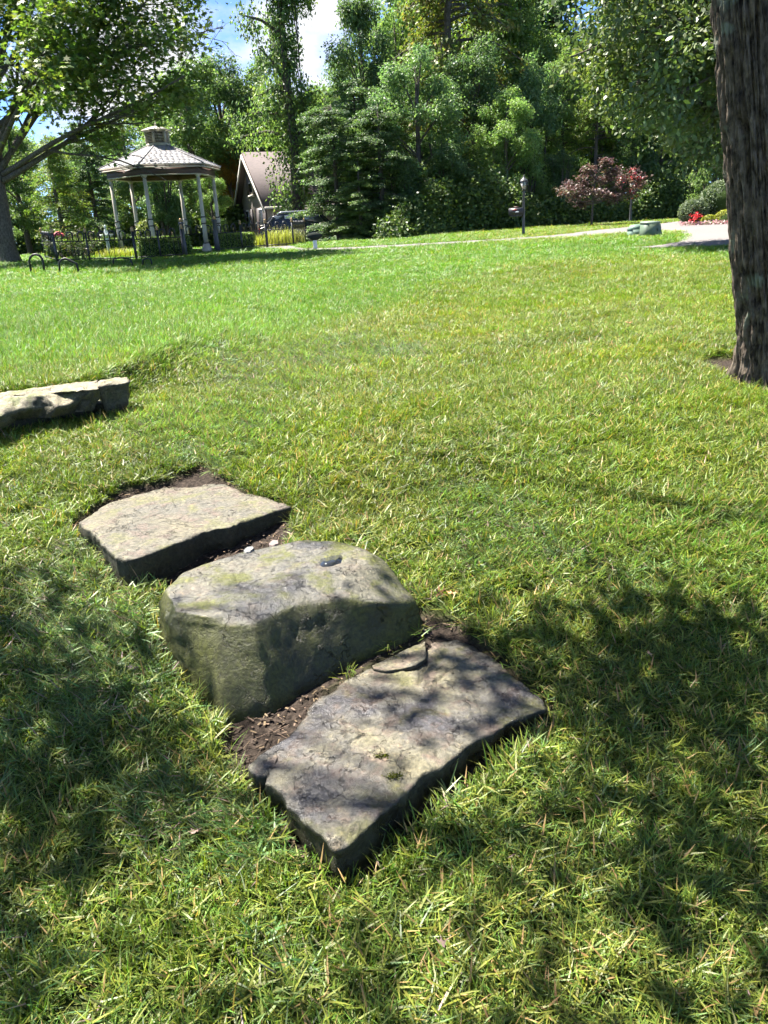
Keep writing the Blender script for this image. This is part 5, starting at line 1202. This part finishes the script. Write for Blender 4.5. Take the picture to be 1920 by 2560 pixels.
bl = MB().lathe([(0.015, -0.03), (0.05, -0.01), (0.06, 0.02), (0.045, 0.045), (0.02, 0.03)], 8).mesh('bloom', pink, True)
for px, py in ((133, 590), (137, 588), (148, 586), (155, 588), (144, 584), (129, 591)):
    p = pd(px, py, 26.1); obj('bloom', bl, rose, p - np.array(rose.location), (rg.normal() * .4, rg.normal() * .4, 0), (1.25,) * 3)
# arching grasses
def grass_clump(name, p, n, h, rad, pal, label, wdt=0.02):
    r = empty(name, p, 0, label, 'ornamental grass'); V = []; Fc = []; Cc = []; k = 0
    for i in range(n):
        a = rg.uniform(0, 2 * PI); b0 = np.array([rg.normal() * rad * 0.5, rg.normal() * rad * 0.4, -0.02]); d = np.array([math.cos(a), math.sin(a), 0]); s = np.array([-d[1], d[0], 0]); hh = h * rg.uniform(0.6, 1.1); c = np.array(pal[rg.integers(0, len(pal))]) * rg.uniform(0.75, 1.25); sp = rg.uniform(0.2, 0.7)
        for j in range(5):
            t = j / 4; p_ = b0 + d * sp * hh * t * t * 0.9 + np.array([0, 0, hh * (t - 0.35 * sp * t ** 3)]); w_ = wdt * (1 - t) ** 0.7 / 2
            V += [p_ - s * w_, p_ + s * w_]; Cc += [c, c]
        for j in range(4): Fc.append((k + 2 * j, k + 2 * j + 1, k + 2 * j + 3, k + 2 * j + 2))
        k += 10
    obj('foliage', make_mesh(name + '_blades', np.array(V), [np.array(Fc)], leaf_gloss, False, np.array(Cc)), r); return r
ypal = [(0.34, 0.36, 0.05), (0.28, 0.33, 0.05), (0.40, 0.38, 0.09)]
grass_clump('grass_clump', foot(290, 27.0), 420, 0.42, 0.65, ypal, 'low yellow-green grass clump behind the fence below the left column')
grass_clump('grass_clump', foot(695, 31.0), 420, 0.85, 0.55, ypal, 'tall yellow-green arching grasses behind the fence by the house')
grass_clump('grass_clump', foot(735, 32.0), 300, 0.8, 0.4, [(0.22, 0.25, 0.07), (0.28, 0.27, 0.10)], 'browner arching grasses at the last fence post')
grass_clump('grass_clump', foot(647, 31.0), 200, 0.6, 0.35, ypal, 'small yellow grass clump between the small hedge and the tall grasses')
clipped('shrub', foot(372, 29.8), (0.8, 0.8, 1.15), 0, 1500, [(0.22, 0.25, 0.06), (0.16, 0.20, 0.05)], 0.09, 'loose pale yellow-green shrub beneath the gazebo', 'shrub', shape='ball')

# ================================================================ HOUSE
def wall_mat(name):
    m, n, l, b = mat_new(name); t = n.new('ShaderNodeTexCoord'); br = n.new('ShaderNodeTexBrick')
    mpn = n.new('ShaderNodeMapping'); mpn.inputs['Rotation'].default_value = (PI / 2, 0, 0)
    l.new(t.outputs['Generated'], mpn.inputs['Vector'])
    br.inputs['Color1'].default_value = (0.24, 0.18, 0.145, 1); br.inputs['Color2'].default_value = (0.19, 0.14, 0.11, 1); br.inputs['Mortar'].default_value = (0.26, 0.23, 0.2, 1)
    br.inputs['Scale'].default_value = 22; l.new(t.outputs['Object'], br.inputs['Vector']); l.new(br.outputs['Color'], b.inputs['Base Color']); b.inputs['Roughness'].default_value = 0.9
    return m
brick = wall_mat('house_brick')
def shingle_mat(name):
    m, n, l, b = mat_new(name); t = n.new('ShaderNodeTexCoord'); br = n.new('ShaderNodeTexBrick')
    br.inputs['Color1'].default_value = (0.085, 0.066, 0.062, 1); br.inputs['Color2'].default_value = (0.062, 0.048, 0.046, 1); br.inputs['Mortar'].default_value = (0.09, 0.06, 0.06, 1); br.inputs['Scale'].default_value = 3.2; br.inputs['Mortar Size'].default_value = 0.03
    l.new(t.outputs['UV'], br.inputs['Vector']); l.new(br.outputs['Color'], b.inputs['Base Color']); b.inputs['Roughness'].default_value = 0.85; return m
shing = shingle_mat('house_shingle')
dark_sh = plain('shutter_paint', (0.05, 0.04, 0.04), 0.55); trimw = plain('house_trim', (0.45, 0.41, 0.36), 0.6); glassm = plain('window_glass', (0.03, 0.035, 0.04), 0.08, 0.6)
HD = 42.0; hc = pd(672, 505, HD); hz = 0.45; hc[2] = hz
e2a = math.radians(-22.5); e2 = np.array([math.sin(e2a), math.cos(e2a), 0]); e1 = np.array([math.cos(e2a), -math.sin(e2a), 0])
HW, HL, HH, HP = 6.0, 12.0, 2.2, 2.5
house = empty('house', hc, math.atan2(e1[1], e1[0]), 'tan brick house with steep brown shingle roof half hidden by evergreens', 'house')
w_ = MB(); w_.add([(0, 0, -0.4), (HL, 0, -0.4), (HL, HW, -0.4), (0, HW, -0.4), (0, 0, HH), (HL, 0, HH), (HL, HW, HH), (0, HW, HH), (0, HW / 2, HH + HP), (HL, HW / 2, HH + HP)],
      [[0, 1, 5, 4], [1, 2, 6, 9, 5], [2, 3, 7, 6], [3, 0, 4, 8, 7], [3, 2, 1, 0]])
w_.build('wall', brick, house)
def roof_plane(name, a, b_, c, d, th=0.12):
    P = [np.array(q, float) for q in (a, b_, c, d)]; nn = norm(np.cross(P[1] - P[0], P[3] - P[0])[None])[0]
    me = MB().quad8([tuple(p) for p in P] + [tuple(p + nn * th) for p in P]).mesh(name, shing)
    uv = me.uv_layers.new(name='UVMap'); U = norm((P[1] - P[0])[None])[0]; Vv = norm((P[3] - P[0])[None])[0]
    for lp in me.loops: co = np.array(me.vertices[lp.vertex_index].co) - P[0]; uv.data[lp.index].uv = (co @ U, co @ Vv)
    return obj(name, me, house)
ov = 0.35; k_ = HP / (HW / 2)
roof_plane('roof', (-ov, -ov, HH - ov * k_), (HL + ov, -ov, HH - ov * k_), (HL + ov, HW / 2, HH + HP), (-ov, HW / 2, HH + HP))
roof_plane('roof', (HL + ov, HW + ov, HH - ov * k_), (-ov, HW + ov, HH - ov * k_), (-ov, HW / 2, HH + HP), (HL + ov, HW / 2, HH + HP))
for s, y0 in ((1, -ov), (-1, HW + ov)):
    a = np.array([-ov - 0.02, y0, HH - ov * k_ - 0.02]); b_ = np.array([-ov - 0.02, HW / 2, HH + HP - 0.02])
    MB().quad8([tuple(a), tuple(b_), tuple(b_ - [0, 0, 0.2]), tuple(a - [0, 0, 0.2]), tuple(a - [0.06, 0, 0]), tuple(b_ - [0.06, 0, 0]), tuple(b_ - [0.06, 0, 0.2]), tuple(a - [0.06, 0, 0.2])]).build('bargeboard', trimw, house)
MB().box((HL / 2, -ov - 0.07, HH - ov * k_ + 0.02), (HL + 2 * ov, 0.12, 0.12)).build('gutter', trimw, house)
MB().tube([(0.15, -ov - 0.02, HH - ov * k_), (0.15, -0.06, HH - 0.55), (0.15, -0.06, -0.2)], 0.05, 6).build('downpipe', trimw, house)
def gwin(y, z, w2, h, arch):
    f = MB().box((-0.03, y, z + h / 2), (0.08, w2, h)).build('window', trimw, house)
    MB().box((-0.06, y, z + h * 0.5), (0.06, w2 * 0.8, h * 0.9)).build('pane', glassm, f)
    MB().box((-0.08, y, z + h * 0.5), (0.06, w2 * 0.8, 0.05)).build('muntin', trimw, f)
    MB().box((-0.08, y, z - 0.05), (0.16, w2 * 1.2, 0.1)).build('sill', trimw, f)
    for s in (-1, 1): MB().box((-0.05, y + s * (w2 / 2 + 0.28), z + h / 2), (0.08, 0.46, h)).build('shutter', dark_sh, house)
gwin(1.45, 0.25, 0.75, 1.75, True); gwin(4.2, 0.25, 0.75, 1.75, True); gwin(3.0, 2.7, 0.65, 1.2, False)
for k in range(2): 
    g_ = MB().box((2.3 + k * 3.2, -0.03, 0.95), (2.6, 0.08, 2.1)).build('garage_door', trimw, house)
    for j in range(4): MB().box((2.3 + k * 3.2, -0.085, 0.2 + j * 0.5), (2.5, 0.03, 0.42)).build('door_panel', plain('door_paint', (0.38, 0.34, 0.30), 0.6), g_)
h2 = empty('house', hc + e1 * 6 + e2 * 9 - np.array([0, 0, 0.5]), math.atan2(e1[1], e1[0]), 'higher brown roof of the house wing behind the gable', 'house')
house_keep = house; house = h2
w_ = MB(); w_.add([(-4, 0, -0.5), (6, 0, -0.5), (6, 5, -0.5), (-4, 5, -0.5), (-4, 0, 3.6), (6, 0, 3.6), (6, 5, 3.6), (-4, 5, 3.6), (-4, 2.5, 6.3), (6, 2.5, 6.3)], [[0, 1, 5, 4], [1, 2, 6, 9, 5], [2, 3, 7, 6], [3, 0, 4, 8, 7], [3, 2, 1, 0]])
w_.build('wall', brick, house)
roof_plane('roof', (-4.3, -0.3, 3.28), (6.3, -0.3, 3.28), (6.3, 2.5, 6.3), (-4.3, 2.5, 6.3)); roof_plane('roof', (6.3, 5.3, 3.28), (-4.3, 5.3, 3.28), (-4.3, 2.5, 6.3), (6.3, 2.5, 6.3))
for k in range(2): MB().box((-2 + k * 4, -0.05, 2.3), (1.0, 0.1, 1.3)).build('window', glassm, house)
house = house_keep

# ================================================================ CAR
paint = plain('black_car_paint', (0.012, 0.013, 0.016), 0.18, 0.6, var=0.05); chrome = plain('silver_trim', (0.55, 0.56, 0.58), 0.25, 0.5, 0.8); tyre = plain('tyre_rubber', (0.02, 0.02, 0.02), 0.9); cglass = plain('car_glass', (0.05, 0.065, 0.08), 0.06, 0.8)
cp0 = foot(760, 37.5); car = empty('parked_car', cp0, 0.12, 'black parked car with pale roof rails behind the last iron fence', 'car')
car.scale = (0.85, 0.85, 0.85)
prof = [(-2.25, 0.42), (-2.3, 0.75), (-2.28, 1.0), (-1.95, 1.08), (-1.55, 1.55), (-1.2, 1.66), (0.6, 1.68), (1.0, 1.6), (1.5, 1.12), (2.2, 0.98), (2.3, 0.7), (2.25, 0.42)]
def extr(prof, y0, y1, inset=0.0):
    n = len(prof); v = [(x_, y0 + (inset if z_ > 1.1 else 0), z_) for x_, z_ in prof] + [(x_, y1 - (inset if z_ > 1.1 else 0), z_) for x_, z_ in prof]
    return v, [list(range(n)), [n + i for i in range(n)][::-1]] + [[(i + 1) % n, i, n + i, n + (i + 1) % n] for i in range(n)]
v, f = extr(prof, -0.92, 0.92, 0.14); mb = MB().add(v, f); body = mb.build('body', paint, car)
bv = body.modifiers.new('soft', 'BEVEL'); bv.width = 0.05; bv.segments = 3
for y in (-0.79, 0.79):
    s = -1 if y < 0 else 1
    for x0, x1, tp in ((-1.72, -1.0, 0.28), (-0.95, 0.02, 0.0), (0.07, 1.15, -0.32)):
        a = [(x0, y + s * 0.005, 1.12), (x1, y + s * 0.005, 1.12), (x1 + min(tp, 0), y + s * 0.005, 1.56), (x0 + max(tp, 0), y + s * 0.005, 1.56)]
        MB().quad8([(p[0], p[1], p[2]) for p in a] + [(p[0], p[1] + s * 0.02, p[2]) for p in a]).build('side_window', cglass, car)
    MB().tube([(-1.3, y * 0.9, 1.66), (-1.1, y * 0.9, 1.74), (0.5, y * 0.9, 1.75), (0.75, y * 0.9, 1.68)], 0.025, 6).build('roof_rail', chrome, car)
    for x_ in (-1.45, 1.45):
        wl = MB().tube([(x_, s * 0.72, 0.35), (x_, s * 0.95, 0.35)], 0.35, 18).build('wheel', tyre, car); MB().tube([(x_, s * 0.93, 0.35), (x_, s * 0.965, 0.35)], 0.21, 12).build('rim', chrome, wl)
MB().quad8([(-1.99, -0.7, 1.12), (-1.62, -0.66, 1.52), (-1.62, 0.66, 1.52), (-1.99, 0.7, 1.12), (-2.02, -0.7, 1.13), (-1.65, -0.66, 1.54), (-1.65, 0.66, 1.54), (-2.02, 0.7, 1.13)]).build('rear_window', cglass, car)
for y in (-0.7, 0.7): MB().box((-2.29, y, 0.9), (0.06, 0.3, 0.16)).build('tail_light', plain('tail_red', (0.3, 0.01, 0.01), 0.2), car); MB().box((2.27, y, 0.85), (0.06, 0.35, 0.14)).build('headlight', chrome, car)

# ================================================================ LAMPS, MAILBOX
postm = plain('lamp_post_paint', (0.05, 0.052, 0.058), 0.5, 0.5); copper = plain('copper_lantern', (0.32, 0.16, 0.09), 0.45, 0.5, 0.3)
frost, n, l, b = mat_new('lantern_glass'); b.inputs['Base Color'].default_value = (0.75, 0.74, 0.66, 1); b.inputs['Roughness'].default_value = 0.15; b.inputs['Transmission Weight'].default_value = 0.5
def lamp(p, H, frame, label):
    r = empty('street_lamp', p, 0.2, label, 'lamp', 'driveway lamp posts')
    MB().lathe([(0.065, -0.1), (0.065, 0.05), (0.052, 0.09), (0.045, 0.5), (0.038, H - 0.5), (0.05, H - 0.47), (0.03, H - 0.44)], 10).build('post', postm, r, True)
    ln = MB().lathe([(0.03, H - 0.44), (0.08, H - 0.42), (0.085, H - 0.40)], 6).build('lantern_base', frame, r)
    for k in range(6):
        a = PI / 3 * k; MB().tube([(0.08 * math.cos(a), 0.08 * math.sin(a), H - 0.40), (0.125 * math.cos(a), 0.125 * math.sin(a), H - 0.16)], 0.010, 4).build('lantern_bar', frame, ln)
        b2 = a + PI / 3; q = [(0.074 * math.cos(a), 0.074 * math.sin(a), H - 0.395), (0.074 * math.cos(b2), 0.074 * math.sin(b2), H - 0.395), (0.118 * math.cos(b2), 0.118 * math.sin(b2), H - 0.165), (0.118 * math.cos(a), 0.118 * math.sin(a), H - 0.165)]
        MB().quad8(q + [(x_ * 0.95, y_ * 0.95, z_) for x_, y_, z_ in q]).build('lantern_pane', frost, ln)
    MB().lathe([(0.15, H - 0.16), (0.15, H - 0.14), (0.09, H - 0.07), (0.05, H - 0.05), (0.05, H - 0.02), (0.015, H), (0.02, H + 0.02), (0.004, H + 0.05)], 6).build('lantern_roof', frame, r)
    return r
lp = lamp(gp(1308.5, 591), 1.86, postm, 'grey lamp post carrying a black mailbox at the driveway')
mbx = MB(); n_ = 9; pr = [(-0.10, 0)] + [(-0.10 * math.cos(a), 0.13 + 0.085 * math.sin(a)) for a in np.linspace(0, PI, n_)] + [(0.10, 0)]
v = [(-0.50, y_, z_) for y_, z_ in pr] + [(-0.03, y_, z_) for y_, z_ in pr]; m_ = len(pr)
mbx.add(v, [list(range(m_)), [m_ + i for i in range(m_)][::-1]] + [[(i + 1) % m_, i, m_ + i, m_ + (i + 1) % m_] for i in range(m_)])
box = mbx.build('mailbox', plain('mailbox_black', (0.03, 0.03, 0.034), 0.45, 0.5), lp, False, (0, -0.02, 0.70), (0, 0, -0.45))
MB().box((-0.30, -0.108, 0.155), (0.14, 0.012, 0.03)).build('mailbox_flag', plain('flag_red', (0.5, 0.03, 0.02), 0.5), box)
MB().box((-0.22, -0.106, 0.085), (0.12, 0.008, 0.035)).build('number_plate', plain('number_white', (0.7, 0.7, 0.68), 0.5), box)
MB().box((-0.27, 0, -0.03), (0.40, 0.05, 0.05)).build('mailbox_bracket', postm, box)
MB().box((-0.25, 0, 0.235), (0.16, 0.04, 0.05)).build('mailbox_crest', plain('crest_brown', (0.12, 0.07, 0.05), 0.6), box)
l2 = lamp(gp(1575, 558), 1.72, copper, 'lamp post with copper lantern beyond the red-leaved tree')
MB().box((0.03, -0.06, 1.16), (0.13, 0.04, 0.16)).build('house_plate', plain('plate_white', (0.7, 0.68, 0.62), 0.5), l2)

# ================================================================ UTILITY BOXES
gbox = plain('utility_green', (0.10, 0.14, 0.10), 0.55, 0.4, var=0.08); mint = plain('utility_mint', (0.15, 0.22, 0.18), 0.5, 0.4, var=0.06)
p = gp(1623, 593); r = empty('utility_cabinet', p, 0.25, 'square grey-green utility cabinet on the grass island by the driveway', 'utility box')
r.scale = (1.0, 1.0, 1.15)
bd = MB(); bd.quad8([(-0.2, -0.19, -0.05), (0.2, -0.19, -0.05), (0.2, 0.2, -0.05), (-0.2, 0.2, -0.05), (-0.19, -0.18, 0.31), (0.19, -0.18, 0.31), (0.19, 0.19, 0.33), (-0.19, 0.19, 0.33)]); bd.build('body', gbox, r)
MB().quad8([(-0.205, -0.20, 0.312), (0.205, -0.20, 0.312), (0.205, 0.205, 0.332), (-0.205, 0.205, 0.332), (-0.19, -0.185, 0.352), (0.19, -0.185, 0.352), (0.19, 0.19, 0.372), (-0.19, 0.19, 0.372)]).build('lid', plain('utility_lid', (0.15, 0.19, 0.15), 0.6), r)
MB().box((0.13, -0.196, 0.17), (0.03, 0.02, 0.06)).build('lock', postm, r); MB().box((0, -0.19, 0.30), (0.36, 0.012, 0.012)).build('seam', gbox, r)
MB().quad8([(0.22, -0.1, -0.05), (0.36, -0.1, -0.05), (0.36, 0.2, -0.05), (0.22, 0.2, -0.05), (0.22, -0.08, 0.30), (0.29, -0.08, 0.30), (0.29, 0.18, 0.30), (0.22, 0.18, 0.30)]).build('side_wedge', gbox, r)
p = gp(1590, 591.5); r = empty('utility_box', p, 0.1, 'low mint-green utility box left of the square cabinet', 'utility box')
r.scale = (1.0, 1.0, 1.3)
MB().quad8([(-0.22, -0.16, -0.05), (0.22, -0.16, -0.05), (0.22, 0.18, -0.05), (-0.22, 0.18, -0.05), (-0.20, -0.15, 0.15), (0.2, -0.15, 0.15), (0.2, 0.17, 0.15), (-0.20, 0.17, 0.15)]).build('body', mint, r)
MB().quad8([(-0.225, -0.165, 0.152), (0.225, -0.165, 0.152), (0.225, 0.185, 0.152), (-0.225, 0.185, 0.152), (-0.10, -0.12, 0.25), (0.2, -0.12, 0.26), (0.2, 0.15, 0.26), (-0.10, 0.15, 0.25)]).build('lid', mint, r)
for z in (0.04, 0.09): MB().box((0, -0.163, z), (0.40, 0.012, 0.014)).build('rib', mint, r)

# ================================================================ RED-LEAVED TREE, SHRUBS AT THE DRIVE
rg = np.random.default_rng(77)
RTp = gp(1478, 567); R_ = lambda px, py, dd=0.0: pd(px, py, RTp[1] + dd) - RTp
rt = empty('red_tree', RTp, 0, 'small purple-red leaved tree with tiered branches between the two lamps', 'tree')
trk = [(0, 0, -0.08, 0.055), (0.02, 0, 0.4, 0.045), tuple(R_(1482, 500)) + (0.035,), tuple(R_(1490, 440)) + (0.02,), tuple(R_(1512, 402)) + (0.008,)]
limbs = []
for s, e, dd in (((1481, 510), (1405, 484), -0.3), ((1481, 505), (1420, 455), 0.2), ((1484, 490), (1452, 446), -0.2), ((1484, 495), (1560, 452), 0.2), ((1483, 500), (1608, 431), -0.2), ((1482, 505), (1596, 460), 0.3), ((1481, 512), (1445, 503), 0.4), ((1481, 510), (1545, 495), -0.4), ((1486, 480), (1520, 450), 0.3), ((1490, 450), (1512, 400), 0),
                 ((1490, 450), (1465, 420), 0.1), ((1483, 500), (1500, 480), -0.6), ((1484, 498), (1470, 475), 0.6), ((1482, 505), (1580, 482), 0.1), ((1482, 505), (1425, 480), 0.5), ((1492, 440), (1540, 425), -0.1)):
    limbs.append((R_(*s), R_(*e, dd), 0.022))
mb, tips, dirs = branching(rg, RTp, trk, limbs, 2, (5, 3), 0.45, 0.38, 0.02, 0.004)
obj('trunk', mb.mesh('red_tree_trunk', bark_grey, True), rt)
pal = [(0.13, 0.085, 0.085), (0.16, 0.11, 0.10), (0.11, 0.085, 0.07), (0.12, 0.12, 0.06), (0.18, 0.14, 0.12)]
far = np.array([t for t in tips if True]); c2_ = np.concatenate([far, far + rg.normal(size=far.shape) * 0.07])
redp = norm(tips - np.array([0, 0, 1.4]))[:, 2] * 0 + (np.linalg.norm(tips[:, :2], axis=1) > 1.25) + (tips[:, 2] > 2.45)
c3_ = tips[redp > 0]; c3_ = c3_[rg.uniform(size=len(c3_)) < 0.8]
parts = [cluster_leaves(rg, c2_, np.tile([[0, 0, 1.0]], (len(c2_), 1)), 9, 0.10, 0.10, pal, 'oval', flat=0.4, droop=0.5, up=1.0), cluster_leaves(rg, c3_, np.tile([[0, 0, 1.0]], (len(c3_), 1)), 7, 0.07, 0.09, [(0.45, 0.03, 0.05), (0.38, 0.05, 0.05)], 'oval', flat=0.5, up=0.8)]
obj('crown', leaf_mesh('red_tree_crown', parts, leaf_red), rt)
grey_pal = [(0.10, 0.135, 0.075), (0.13, 0.165, 0.09), (0.08, 0.11, 0.06)]
clipped('shrub', foot(1728, 29.0), (0.98, 0.98, 0.86), 0, 3200, grey_pal, 0.06, 'smaller clipped ball shrub by the red flowers at the driveway', 'shrub', 'clipped ball shrubs', 'ball')
clipped('shrub', foot(1800, 29.6), (1.75, 1.4, 1.42), 0, 6000, grey_pal, 0.06, 'larger clipped ball shrub half behind the big trunk', 'shrub', 'clipped ball shrubs', 'ball')
clipped('shrub', foot(1768, 28.3), (0.62, 0.5, 0.32), 0, 1500, [(0.27, 0.28, 0.03), (0.22, 0.25, 0.035)], 0.05, 'low golden shrub in front of the larger ball shrub', 'shrub', 'low golden shrubs', 'dome')
clipped('shrub', foot(1806, 28.2), (0.8, 0.6, 0.46), 0, 2000, [(0.28, 0.28, 0.03), (0.23, 0.25, 0.035)], 0.05, 'taller golden shrub touching the big trunk', 'shrub', 'low golden shrubs', 'dome')
wood_tree('holly_tree', 1765, 32.5, 3.3, 'bush', 'mid', 2, 'pale green rounded holly bush above the clipped ball shrubs', None, 1.0)
fl = empty('flower_clump', foot(1733, 28.2), 0, 'red flower clump in front of the smaller ball shrub', 'flowers')
mb = MB(); cen = rg.normal(size=(26, 3)) * [0.11, 0.08, 0.06] + [0, 0, 0.27]
for c in cen: mb.tube([(c[0] * 0.4, c[1] * 0.4, -0.02), c], 0.006, 4, False)
mb.build('stem', core_green, fl)
obj('bloom', leaf_mesh('flower_blooms', [cluster_leaves(rg, cen, norm(cen), 8, 0.03, 0.055, [(0.62, 0.04, 0.05), (0.5, 0.03, 0.04)], 'oval')], leaf_red), fl)
n_ = 900; t = rg.uniform(0, 1, n_); a = foot(1702, 28.3)[:2]; b_ = foot(1815, 27.6)[:2]; xy = a + (b_ - a) * t[:, None] + rg.normal(size=(n_, 2)) * [0.1, 0.12]
P = np.column_stack([xy, base_z(xy[:, 0], xy[:, 1]) + rg.uniform(0, 0.14, n_)]); pal_ = np.array([(0.42, 0.28, 0.30), (0.16, 0.19, 0.07), (0.36, 0.30, 0.26), (0.5, 0.25, 0.28)])
tag(obj('flower_bed', leaf_mesh('flower_bed', [leaf_arrays(P, rg.normal(size=P.shape) + [0, -.5, .8], rg.normal(size=P.shape), rg.uniform(0.04, 0.09, n_), pal_[rg.integers(0, 4, n_)], 'oval')], leaf_red)), 'low pinkish bedding plants along the driveway edge under the ball shrubs', 'plants', kind='stuff')

# ================================================================ SMALL THINGS ON THE LAWN
rub = plain('black_rubber', (0.012, 0.012, 0.013), 0.5, 0.4)
def pipe(pts, D, rad, label):
    q = [pd(a, c, D) for a, c in pts]; q = [p - np.array([0, 0, 0.0]) for p in q]; q[0][2] = base_z(q[0][0], q[0][1]) - 0.1; q[-1][2] = base_z(q[-1][0], q[-1][1]) - 0.1
    tag(MB().tube(q, rad, 10).build('black_pipe', rub, None, True), label, 'pipe', 'black pipe loops in the lawn')
pipe([(74, 660), (73, 652), (76, 643), (83, 637), (91, 636), (99, 639), (105, 647), (108, 655), (107, 662)], 21.0, 0.030, 'tallest black pipe loop standing in the grass beside the left tree')
pipe([(144, 664), (148, 656), (156, 648), (164, 646), (172, 650), (182, 655), (191, 658), (195, 664)], 20.5, 0.028, 'bent black pipe arch in the grass below the rose bush')
pipe([(276, 654), (284, 648), (298, 644.5), (312, 645), (326, 648), (334, 654)], 22.0, 0.022, 'long shallow black pipe arch in the grass in front of the fence')
pipe([(352, 655), (358, 649), (366, 646), (376, 647), (382, 655)], 22.0, 0.022, 'small shallow black pipe arch in front of the long hedge')
p = gp(789, 627); r = empty('marker_post', p, 0, 'short white post with a dark hood at the lawn edge by the house', 'post')
MB().lathe([(0.065, -0.1), (0.065, 0.32), (0.055, 0.33)], 10).build('post', plain('white_post', (0.72, 0.72, 0.70), 0.6), r)
hd = MB().lathe([(0.06, 0.30), (0.17, 0.36), (0.26, 0.44), (0.20, 0.51), (0.06, 0.55)], 10).build('hood', plain('dark_hood', (0.03, 0.034, 0.03), 1.0, 0.0), r); hd.scale = (1, 0.7, 1)
p = foot(268, 28.0); r = empty('bird_bath', p, 0, 'pale stone bird bath with a small figure behind the fence', 'bird bath')
stn = plain('pale_stone', (0.50, 0.55, 0.52), 0.8)
MB().lathe([(0.17, -0.05), (0.17, 0.06), (0.07, 0.12), (0.055, 0.5), (0.08, 0.6)], 12).build('pedestal', stn, r, True); MB().lathe([(0.08, 0.6), (0.2, 0.66), (0.22, 0.72), (0.18, 0.70), (0.03, 0.66)], 14).build('basin', stn, r, True)
MB().lathe([(0.05, 0.66), (0.075, 0.76), (0.05, 0.86), (0.03, 0.9), (0.05, 0.95), (0.03, 1.0), (0.008, 1.02)], 10).build('figure', stn, r, True)

# fallen leaves, lying in the grass and on the soil
def dry_leaf(px, py, size, colr, rz, dz, label, z=None, tiltx=0.4):
    t = LEAF['star'] * size if size > 0.03 else LEAF['oval'] * size; g = gp(px, py) if z is None else pz(px, py, z)
    v = [(a, b_ - size / 2, 0.35 * (abs(a) ** 1.3) / size ** 0.3 + 0.1 * math.sin(9 * b_ / size) * size) for a, b_ in t]
    n_ = len(v); v2 = v + [(0, 0.0, 0.004)]; me = make_mesh('dry_leaf', np.array(v2), [[i, (i + 1) % n_, n_] for i in range(n_)], plain('dry_leaf_brown', colr, 0.8, 0.2, var=0.3, scale=50), True)
    tag(obj('dry_leaf', me, None, (g[0], g[1], g[2] + dz), (tiltx, 0.2, rz)), label, 'leaf', 'fallen dry leaves')
dry_leaf(1100, 1497, 0.06, (0.30, 0.15, 0.08), 0.5, 0.03, 'upright brown leaf on the soil right of the boulder', None, 1.0)
dry_leaf(1128, 1503, 0.045, (0.42, 0.22, 0.11), 2.2, 0.035, 'orange-brown leaf in the grass beside the boulder')
dry_leaf(1104, 2383, 0.035, (0.12, 0.085, 0.075), 1.2, 0.035, 'greyish dry leaf in the grass near the bottom of the picture')
dry_leaf(1622, 1658, 0.03, (0.20, 0.14, 0.09), 0.3, 0.04, 'tan leaf in the shaded grass right of the lowest slab')
dry_leaf(490, 2105, 0.035, (0.28, 0.2, 0.16), 2.9, 0.035, 'dull brown leaf in the lit grass left of the lowest slab')
dry_leaf(335, 1690, 0.04, (0.26, 0.21, 0.20), 0.9, 0.035, 'grey-brown leaf in the shaded grass left of the boulder')
dry_leaf(1570, 820, 0.07, (0.45, 0.24, 0.12), 1.7, 0.05, 'orange leaf on the sod near the big trunk')
# needles, chips and straws on the bare soil
n_ = 15000; x = RNG.uniform(-1.9, 0.9, n_); y = RNG.uniform(1.4, 4.6, n_); k = soil_mask(x, y) > 0.55
for s in STONES[:3]: k &= ~inside(s, x, y)
x, y = x[k], y[k]; n_ = len(x); Ln = RNG.uniform(0.006, 0.05, n_) * np.where(RNG.uniform(size=n_) < 0.3, 1.6, 0.6); wd = np.where(Ln > 0.03, 0.0016, RNG.uniform(0.003, 0.008, n_)); a = RNG.uniform(0, 2 * PI, n_)
z = base_z(x, y) - 0.03 * soil_mask(x, y) + RNG.uniform(0.004, 0.014, n_); d = np.stack([np.cos(a), np.sin(a), RNG.normal(0, 0.15, n_)], 1); s = np.stack([-np.sin(a), np.cos(a), np.zeros(n_)], 1); P = np.stack([x, y, z], 1)
V = np.stack([P - d * Ln[:, None] / 2 - s * wd[:, None] / 2, P - d * Ln[:, None] / 2 + s * wd[:, None] / 2, P + d * Ln[:, None] / 2 + s * wd[:, None] / 2, P + d * Ln[:, None] / 2 - s * wd[:, None] / 2], 1).reshape(-1, 3)
cl = np.array([(0.16, 0.115, 0.07), (0.05, 0.036, 0.026), (0.16, 0.11, 0.08), (0.05, 0.036, 0.028)])[RNG.integers(0, 4, n_)] * RNG.uniform(0.7, 1.3, (n_, 1))
tag(obj('soil_litter', make_mesh('soil_litter', V, [np.arange(4 * n_).reshape(-1, 4)], leafmat('dry_straw', 0.1, 0.8, 0.2, rnd=0.0), False, np.repeat(cl, 4, 0))), 'dry needles and bark crumbs on the bare soil round the steps', 'litter', kind='stuff')
